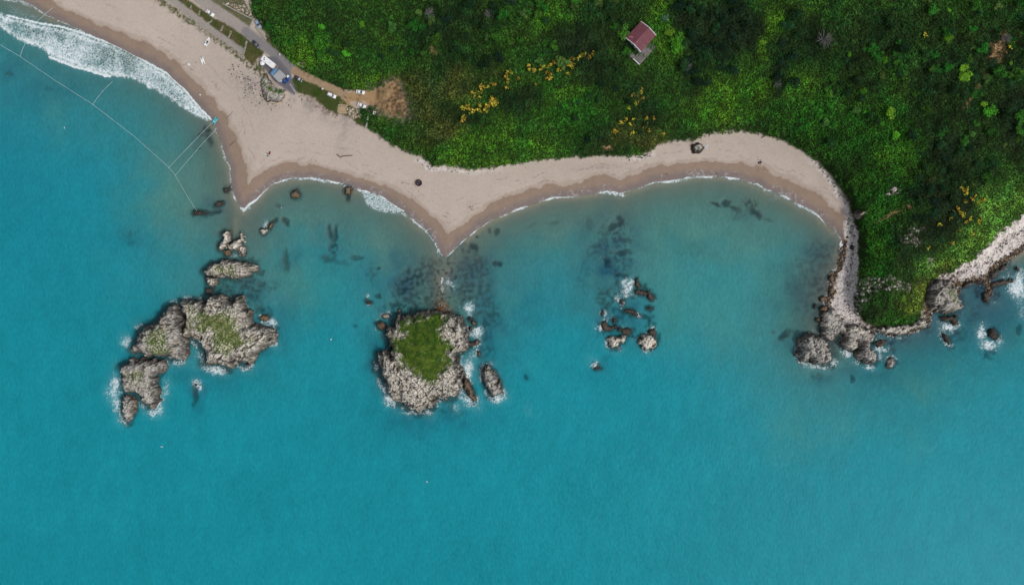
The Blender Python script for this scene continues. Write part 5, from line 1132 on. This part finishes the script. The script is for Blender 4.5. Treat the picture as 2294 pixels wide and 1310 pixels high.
# lone white dots: a cool box, gulls
def box_thing(u, v, name, label, cat, m, s=(.8, .6, .45)):
    root = empty(name, place(u, v), random.uniform(0, 3), label, cat)
    bm = BM(); bx(bm, (0, 0, s[2]/2), s); fin('box', bm, m, root, .04); bm = BM(); bx(bm, (0, 0, s[2]+.03), (s[0]*1.04, s[1]*1.04, .07)); fin('lid', bm, m, root, .02)
box_thing(423.5, 145, 'cool_box', 'small white box alone on the sand left of the white pedal boat', 'box', M_white, (.9, .9, .5))
box_thing(449, 213, 'cool_box', 'tiny white box near the wet sand below the surf', 'box', M_white, (.6, .5, .4))
box_thing(627.5, 123.5, 'junction_box', 'small pale box on the verge of the road', 'box', M_dirtywhite, (.8, .6, .9))
box_thing(723, 200, 'junction_box', 'small white box on the grass above the white estate car', 'box', M_dirtywhite, (.8, .7, .7))
box_thing(839, 254, 'water_tank', 'small grey white tank at the top of the narrow steps', 'tank', M_dirtywhite, (1.5, 1.2, .8))
def gull(u, v, a, label, z=.15):
    root = empty('gull', place(u, v, z=0), a, label, 'gull', 'gulls on the water'); root.location.z = z
    bm = BM(); tube(bm, [(-.28, 0, .1), (-.2, 0, .12), (0, 0, .12), (.16, 0, .16), (.24, 0, .24), (.31, 0, .25), (.38, 0, .24)], [.02, .07, .10, .08, .045, .05, .012], 8); fin('body', bm, M_feather, root, smooth=True)
    for s in (-1, 1):
        bm = BM(); vs = [(.10, s*.05, .17), (.14, s*.35, .24), (.02, s*.68, .20), (-.06, s*.66, .20), (-.02, s*.35, .22), (-.10, s*.05, .16)]; face(bm, vs if s > 0 else vs[::-1]); fin('wing', bm, M_feather, root)
for i, (u, v, lb) in enumerate([(145,287,'gull on the sea below the long rope at the left'),(363,1000,'gull on the open sea below the western islands'),(742,760,'gull on the sea between the western and middle islands'),(957,1078,'gull on the open sea below the middle island')]): gull(u, v, i*1.3, lb)

# ------------------------------------------------------------------ trees and bushes
def crown_mesh(name, r, h, n, base, seed, lum=7, sz=(.35, .8), flower=None, fden=.0, low=.0):
    rs = np.random.default_rng(seed)
    cen = rs.normal(0, .42, (lum, 3))*np.array([r, r, h*.22]); cen[:, 2] = h*.62+np.abs(cen[:, 2])*.8; rad = rs.uniform(.38, .62, lum)*r
    k = rs.integers(0, lum, n); d = rs.normal(size=(n, 3)); d /= np.linalg.norm(d, axis=1)[:, None]; d[:, 2] = np.abs(d[:, 2])*1.0-.25
    rr = rad[k]*rs.uniform(.55, 1.12, n)
    P = cen[k]+d*rr[:, None]*np.array([1, 1, .8])
    P[:, 2] = np.maximum(P[:, 2], low)
    c = np.outer(rs.uniform(.5, 1.45, n), base)*(1+.35*(rs.random(lum)[k]-.5))[:, None]
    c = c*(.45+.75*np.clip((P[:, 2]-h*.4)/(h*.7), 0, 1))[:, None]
    if flower is not None:
        m_ = (rs.random(n) < fden) & (d[:, 2] > .1); c[m_] = flower*rs.uniform(.7, 1.1, (m_.sum(), 1))
    v, f, cc = leafquads(P, rs.uniform(*sz, n), c, .5, rs)
    me = npmesh(name, v, f, {'col': cc}); me.materials.append(M_crown); return me
def trunk_mesh(h, r, seed):
    rs = random.Random(seed); bm = BM()
    tube(bm, [(0, 0, -.3), (.05, 0, h*.3), (rs.uniform(-.2, .2), rs.uniform(-.2, .2), h*.62)], [r, r*.75, r*.5], 8)
    for k in range(4):
        a = k*1.57+rs.uniform(-.4, .4); l = h*.42
        tube(bm, [(.03, 0, h*.38), (math.cos(a)*l*.5, math.sin(a)*l*.5, h*.58), (math.cos(a)*l, math.sin(a)*l, h*.78)], [r*.45, r*.3, r*.1], 6)
    me = bpy.data.meshes.new('trunk'); bm.to_mesh(me); bm.free(); me.materials.append(M_bark); return me
cm = {}
for kx, (b_, sd_) in {'bright': ((74,124,30), 10), 'mid': ((46,92,28), 20), 'dark': ((26,56,26), 30), 'black': ((20,42,26), 40), 'blue': ((60,92,72), 50), 'olive': ((66,96,44), 60)}.items():
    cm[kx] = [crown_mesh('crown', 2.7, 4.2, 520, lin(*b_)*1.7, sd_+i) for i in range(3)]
tm = [trunk_mesh(4.0, .16, i) for i in range(3)]
def tree(u, v, s, kind, label, group):
    z = float(ground(u, v)); x, y, _ = place(u, v)
    root = empty('tree', (x, y, z-.2), random.uniform(0, 6.28), label, 'tree', group); root.scale = (s, s, s*random.uniform(.8, 1.1))
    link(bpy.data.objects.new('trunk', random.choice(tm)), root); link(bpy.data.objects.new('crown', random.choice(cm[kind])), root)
placed = []
def wood(n, ulo, uhi, vlo, vhi, kinds, smin, smax, label, group, gap=17, test=None):
    c = 0; tries = 0
    while c < n and tries < n*60:
        tries += 1
        u = random.uniform(ulo, uhi); v = random.uniform(vlo, vhi); s = random.uniform(smin, smax)
        if test and not test(u, v): continue
        if math.hypot(u-1433, v-90) < 38 or math.hypot(u-1420, v-125) < 18: continue
        if float(samp(vegm, u, v)) < .6 or float(samp(sdH, u, v)) < 4 or any(math.hypot(u-a, v-b) < gap*(s+t)*.5 for a, b, t in placed): continue
        kd = random.choice(kinds); placed.append((u, v, s)); tree(u, v, s, kd, label, group); c += 1
# trees one can pick out
for (u, v, s, kd, lb) in [(1510,105,1.25,'bright','bright green tree touching the right side of the red roofed house'),(1494,75,.9,'bright','light green tree just above right of the red roofed house'),(1487,45,.7,'blue','bluish grey tree above the red roofed house'),(1395,75,1.0,'mid','green tree left of the red roofed house'),(1402,118,.9,'mid','green tree left of the terrace of the red roofed house'),
  (2150,175,1.2,'bright','bright crowned tree at the top right standing out from dark wood'),(2212,250,1.0,'bright','isolated light green tree on the right slope'),(2230,165,1.3,'mid','tall green tree near the right border above the light green one'),(2215,400,1.2,'mid','green tree above the light grass slope at the right'),(2155,155,.8,'bright','light green tree left of the topmost right wood'),(1705,95,.6,'bright','small light tree in the bright gully at the top'),(2180,215,.9,'mid','round green tree between the two bright trees on the right slope')]:
    placed.append((u, v, s)); tree(u, v, s, kd, lb, 'single trees on the hillside')
wood(60, 880, 1400, -40, 165, ['dark', 'mid', 'olive', 'mid', 'dark', 'black'], .5, 1.15, 'dark green bushy tree in the wood left of the red roofed house', 'trees left of the red roofed house', 17, lambda u, v: v < 130+(u-880)*.1)
wood(46, 1515, 1800, -40, 190, ['black', 'black', 'dark'], .65, 1.2, 'very dark tree in the dense wood right of the red roofed house', 'trees right of the red roofed house', 17, lambda u, v: not (1690 < u+v*.3 < 1775))
wood(95, 1830, 2330, -40, 330, ['mid', 'dark', 'mid', 'bright', 'dark', 'olive'], .4, 1.15, 'mixed green tree in the wood of the upper right hillside', 'trees of the upper right hillside', 16, lambda u, v: u+v*.9 > 2010)
wood(26, 2040, 2230, 330, 560, ['black', 'dark'], .5, 1.0, 'dark tree on the dark slope above the light grass', 'trees above the light grass slope', 19, lambda u, v: u+v < 2650)
wood(12, 560, 880, -30, 150, ['mid', 'bright', 'dark'], .5, .9, 'green bushy tree in the wood above the road', 'trees above the road', 22)
wood(14, 1280, 1450, 180, 330, ['dark', 'black'], .4, .75, 'low dark tree in the thicket above the middle beach', 'trees above the middle beach', 18)
# gorse in flower
gm_ = [crown_mesh('flowering_crown', 1.15, 1.5, 190, lin(40, 66, 24)*1.3, 60+i, 5, (.22, .5), lin(255, 224, 84), .42, .1) for i in range(3)]
sm_ = trunk_mesh(1.2, .06, 9)
def gorse(u, v, s, label, group):
    x, y, z = place(u, v); root = empty('gorse_bush', (x, y, z+.35), random.uniform(0, 6), label, 'bush', group); root.scale = (s, s, s)
    link(bpy.data.objects.new('stem', sm_), root); link(bpy.data.objects.new('flowers', random.choice(gm_)), root)
def gz(cs, label, group):
    for (u, v) in cs:
        gorse(u, v, random.uniform(.65, 1.15), label, group)
        if random.random() < .35: gorse(u+random.uniform(-9, 9), v+random.uniform(-7, 7), random.uniform(.5, .8), label, group)
ZV = lambda *p: Z(860, 0, 3.274, p)
gz(ZV((580,790),(600,775),(605,800),(625,800),(580,860),(577,880),(650,820),(670,825),(690,800),(700,780),(710,820),(735,800),(745,765),(750,820),(770,790),(775,760),(790,720),(800,735),(800,760),(815,745),(815,765),(660,810)), 'yellow flowering gorse bush in the dense clump above the middle beach', 'gorse in the dense clump')
gz(ZV((700,635),(735,645),(720,655),(795,625),(810,630),(655,685),(665,715),(705,715),(712,690),(755,640)), 'yellow flowering gorse bush scattered just above the dense clump', 'gorse above the dense clump')
gz(ZV((895,560),(905,580),(910,605),(905,640),(930,545),(990,575),(905,540)), 'yellow flowering gorse bush in the short vertical row', 'gorse in the vertical row')
gz(ZV((1055,510),(1075,490),(1110,520),(1150,515),(1170,500),(1215,570),(1205,585),(1225,560),(1235,480),(1220,490),(1270,455),(1275,515),(1310,450),(1320,505),(1325,490),(1345,470),(1370,465),(1375,490),(1345,540),(1190,535),(1115,620),(1250,465),(1360,485)), 'yellow flowering gorse bush in the broad band left of the red roofed house', 'gorse band left of the house')
gz(ZV((1430,430),(1440,415),(1470,410),(1475,425),(1395,445),(1510,420),(1535,415)), 'yellow flowering gorse bush at the upper end of the gorse band', 'gorse at the upper end of the band')
gz(ZV((1885,665),(1820,700),(1870,710),(1905,725),(1840,760),(1790,800),(1880,690)), 'yellow flowering gorse bush below the red roofed house', 'gorse below the house')
gz(ZV((1825,870),(1780,890),(1805,915),(1740,910),(1925,910),(1925,930),(1940,960),(1820,980),(1695,960),(1860,975),(1975,870),(1930,870),(2045,985)), 'yellow flowering gorse bush above the narrow part of the beach', 'gorse above the narrow beach')
ZG = lambda *p: Z(1900, 380, 4.678, p)
gz(ZG((870,100),(1190,130),(1290,150),(1230,190),(1235,220),(1165,195),(1225,270),(1085,295),(1320,280),(1300,310),(1350,345),(1395,330),(1415,320),(1210,350),(1120,415),(1165,445),(1180,475),(1095,450),(1060,510),(1195,490),(1250,515),(1210,540),(935,575),(1360,530),(1345,560),(1150,640),(1290,685),(825,820),(1085,775)), 'yellow flowering gorse bush on the dark slope above the light grass', 'gorse on the right slope')
gz([(2068,80),(2072,83),(2265,100),(2262,106)], 'yellow flowering gorse bush in the upper right wood', 'gorse in the upper right wood')
# bare grey shrubs
def bare_mesh(seed):
    rs = random.Random(seed); bm = BM()
    for k in range(34):
        a = rs.uniform(0, 6.28); l = rs.uniform(1.2, 2.6); e = rs.uniform(.15, 1.1)
        p0 = (0, 0, 0); p1 = (math.cos(a)*l*.5*math.cos(e), math.sin(a)*l*.5*math.cos(e), .5+l*.5*math.sin(e)); a2 = a+rs.uniform(-.6, .6)
        p2 = (p1[0]+math.cos(a2)*l*.5, p1[1]+math.sin(a2)*l*.5, p1[2]+.4)
        tube(bm, [p0, p1, p2], [.07, .05, .03], 4)
        for q in range(3):
            a3 = a2+rs.uniform(-1.2, 1.2); p3 = (p2[0]+math.cos(a3)*.7, p2[1]+math.sin(a3)*.7, p2[2]+rs.uniform(0, .4)); m_ = [(p1[i]+p2[i])/2 for i in range(3)]
            tube(bm, [m_, p3], [.03, .015], 3)
    me = bpy.data.meshes.new('branches'); bm.to_mesh(me); bm.free(); me.materials.append(M_deadwood); return me
bmh = bare_mesh(1)
for (u, v, s, lb) in [(1840,92,1.7,'large bare grey shrub in the dark wood at the top right'),(1535,150,1.2,'bare grey shrub lower right of the red roofed house'),(963,36,1.1,'bare grey shrub at the top edge of the left wood'),(1097,36,1.0,'bare grey shrub at the top edge nearer the middle'),(1738,190,.9,'bare grey shrub in the dark scrub at the foot of the bright gully'),(2245,90,1.0,'bare grey shrub near the top right corner')]:
    x, y, z = place(u, v); root = empty('bare_shrub', (x, y, z+1.6), random.uniform(0, 6), lb, 'shrub'); root.scale = (s, s, s*.8)
    link(bpy.data.objects.new('branches', bmh), root)

# ------------------------------------------------------------------ light, sky, camera
SUN_EL, SUN_AZ = 52, 120       # azimuth measured clockwise from north (+Y)
w = bpy.data.worlds.new('World'); scene.world = w; w.use_nodes = True; nt = w.node_tree; nt.nodes.clear()
ow = nt.nodes.new('ShaderNodeOutputWorld'); bg = nt.nodes.new('ShaderNodeBackground'); sky = nt.nodes.new('ShaderNodeTexSky')
sky.sky_type = 'NISHITA'; sky.sun_disc = False; sky.sun_elevation = R(SUN_EL); sky.sun_rotation = R(SUN_AZ); sky.air_density = 1.0; sky.dust_density = 3.0; sky.ozone_density = 1.0
hsv = nt.nodes.new('ShaderNodeHueSaturation'); hsv.inputs['Saturation'].default_value = .38     # thin cloud veil
nt.links.new(sky.outputs[0], hsv.inputs['Color']); nt.links.new(hsv.outputs[0], bg.inputs[0]); bg.inputs[1].default_value = .13
nt.links.new(bg.outputs[0], ow.inputs[0])
sl = bpy.data.lights.new('sun', 'SUN'); sl.energy = 1.5; sl.angle = R(10); sl.color = (1, .95, .88)
so = bpy.data.objects.new('sun', sl); link(so)
d = Vector((math.sin(R(SUN_AZ))*math.cos(R(SUN_EL)), math.cos(R(SUN_AZ))*math.cos(R(SUN_EL)), math.sin(R(SUN_EL))))
so.rotation_euler = (-d).to_track_quat('-Z', 'Y').to_euler()
cam = bpy.data.cameras.new('camera'); co_ = bpy.data.objects.new('camera', cam); link(co_)
co_.location = (0, 0, H); co_.rotation_euler = (0, 0, 0)
cam.sensor_width = 36; cam.lens = 36*H/(2294*S); cam.clip_end = 30000; cam.clip_start = 1
scene.camera = co_
scene.view_settings.view_transform = 'Standard'; scene.view_settings.look = 'None'; scene.view_settings.exposure = 0
scene.cycles.max_bounces = 6; scene.cycles.transparent_max_bounces = 8
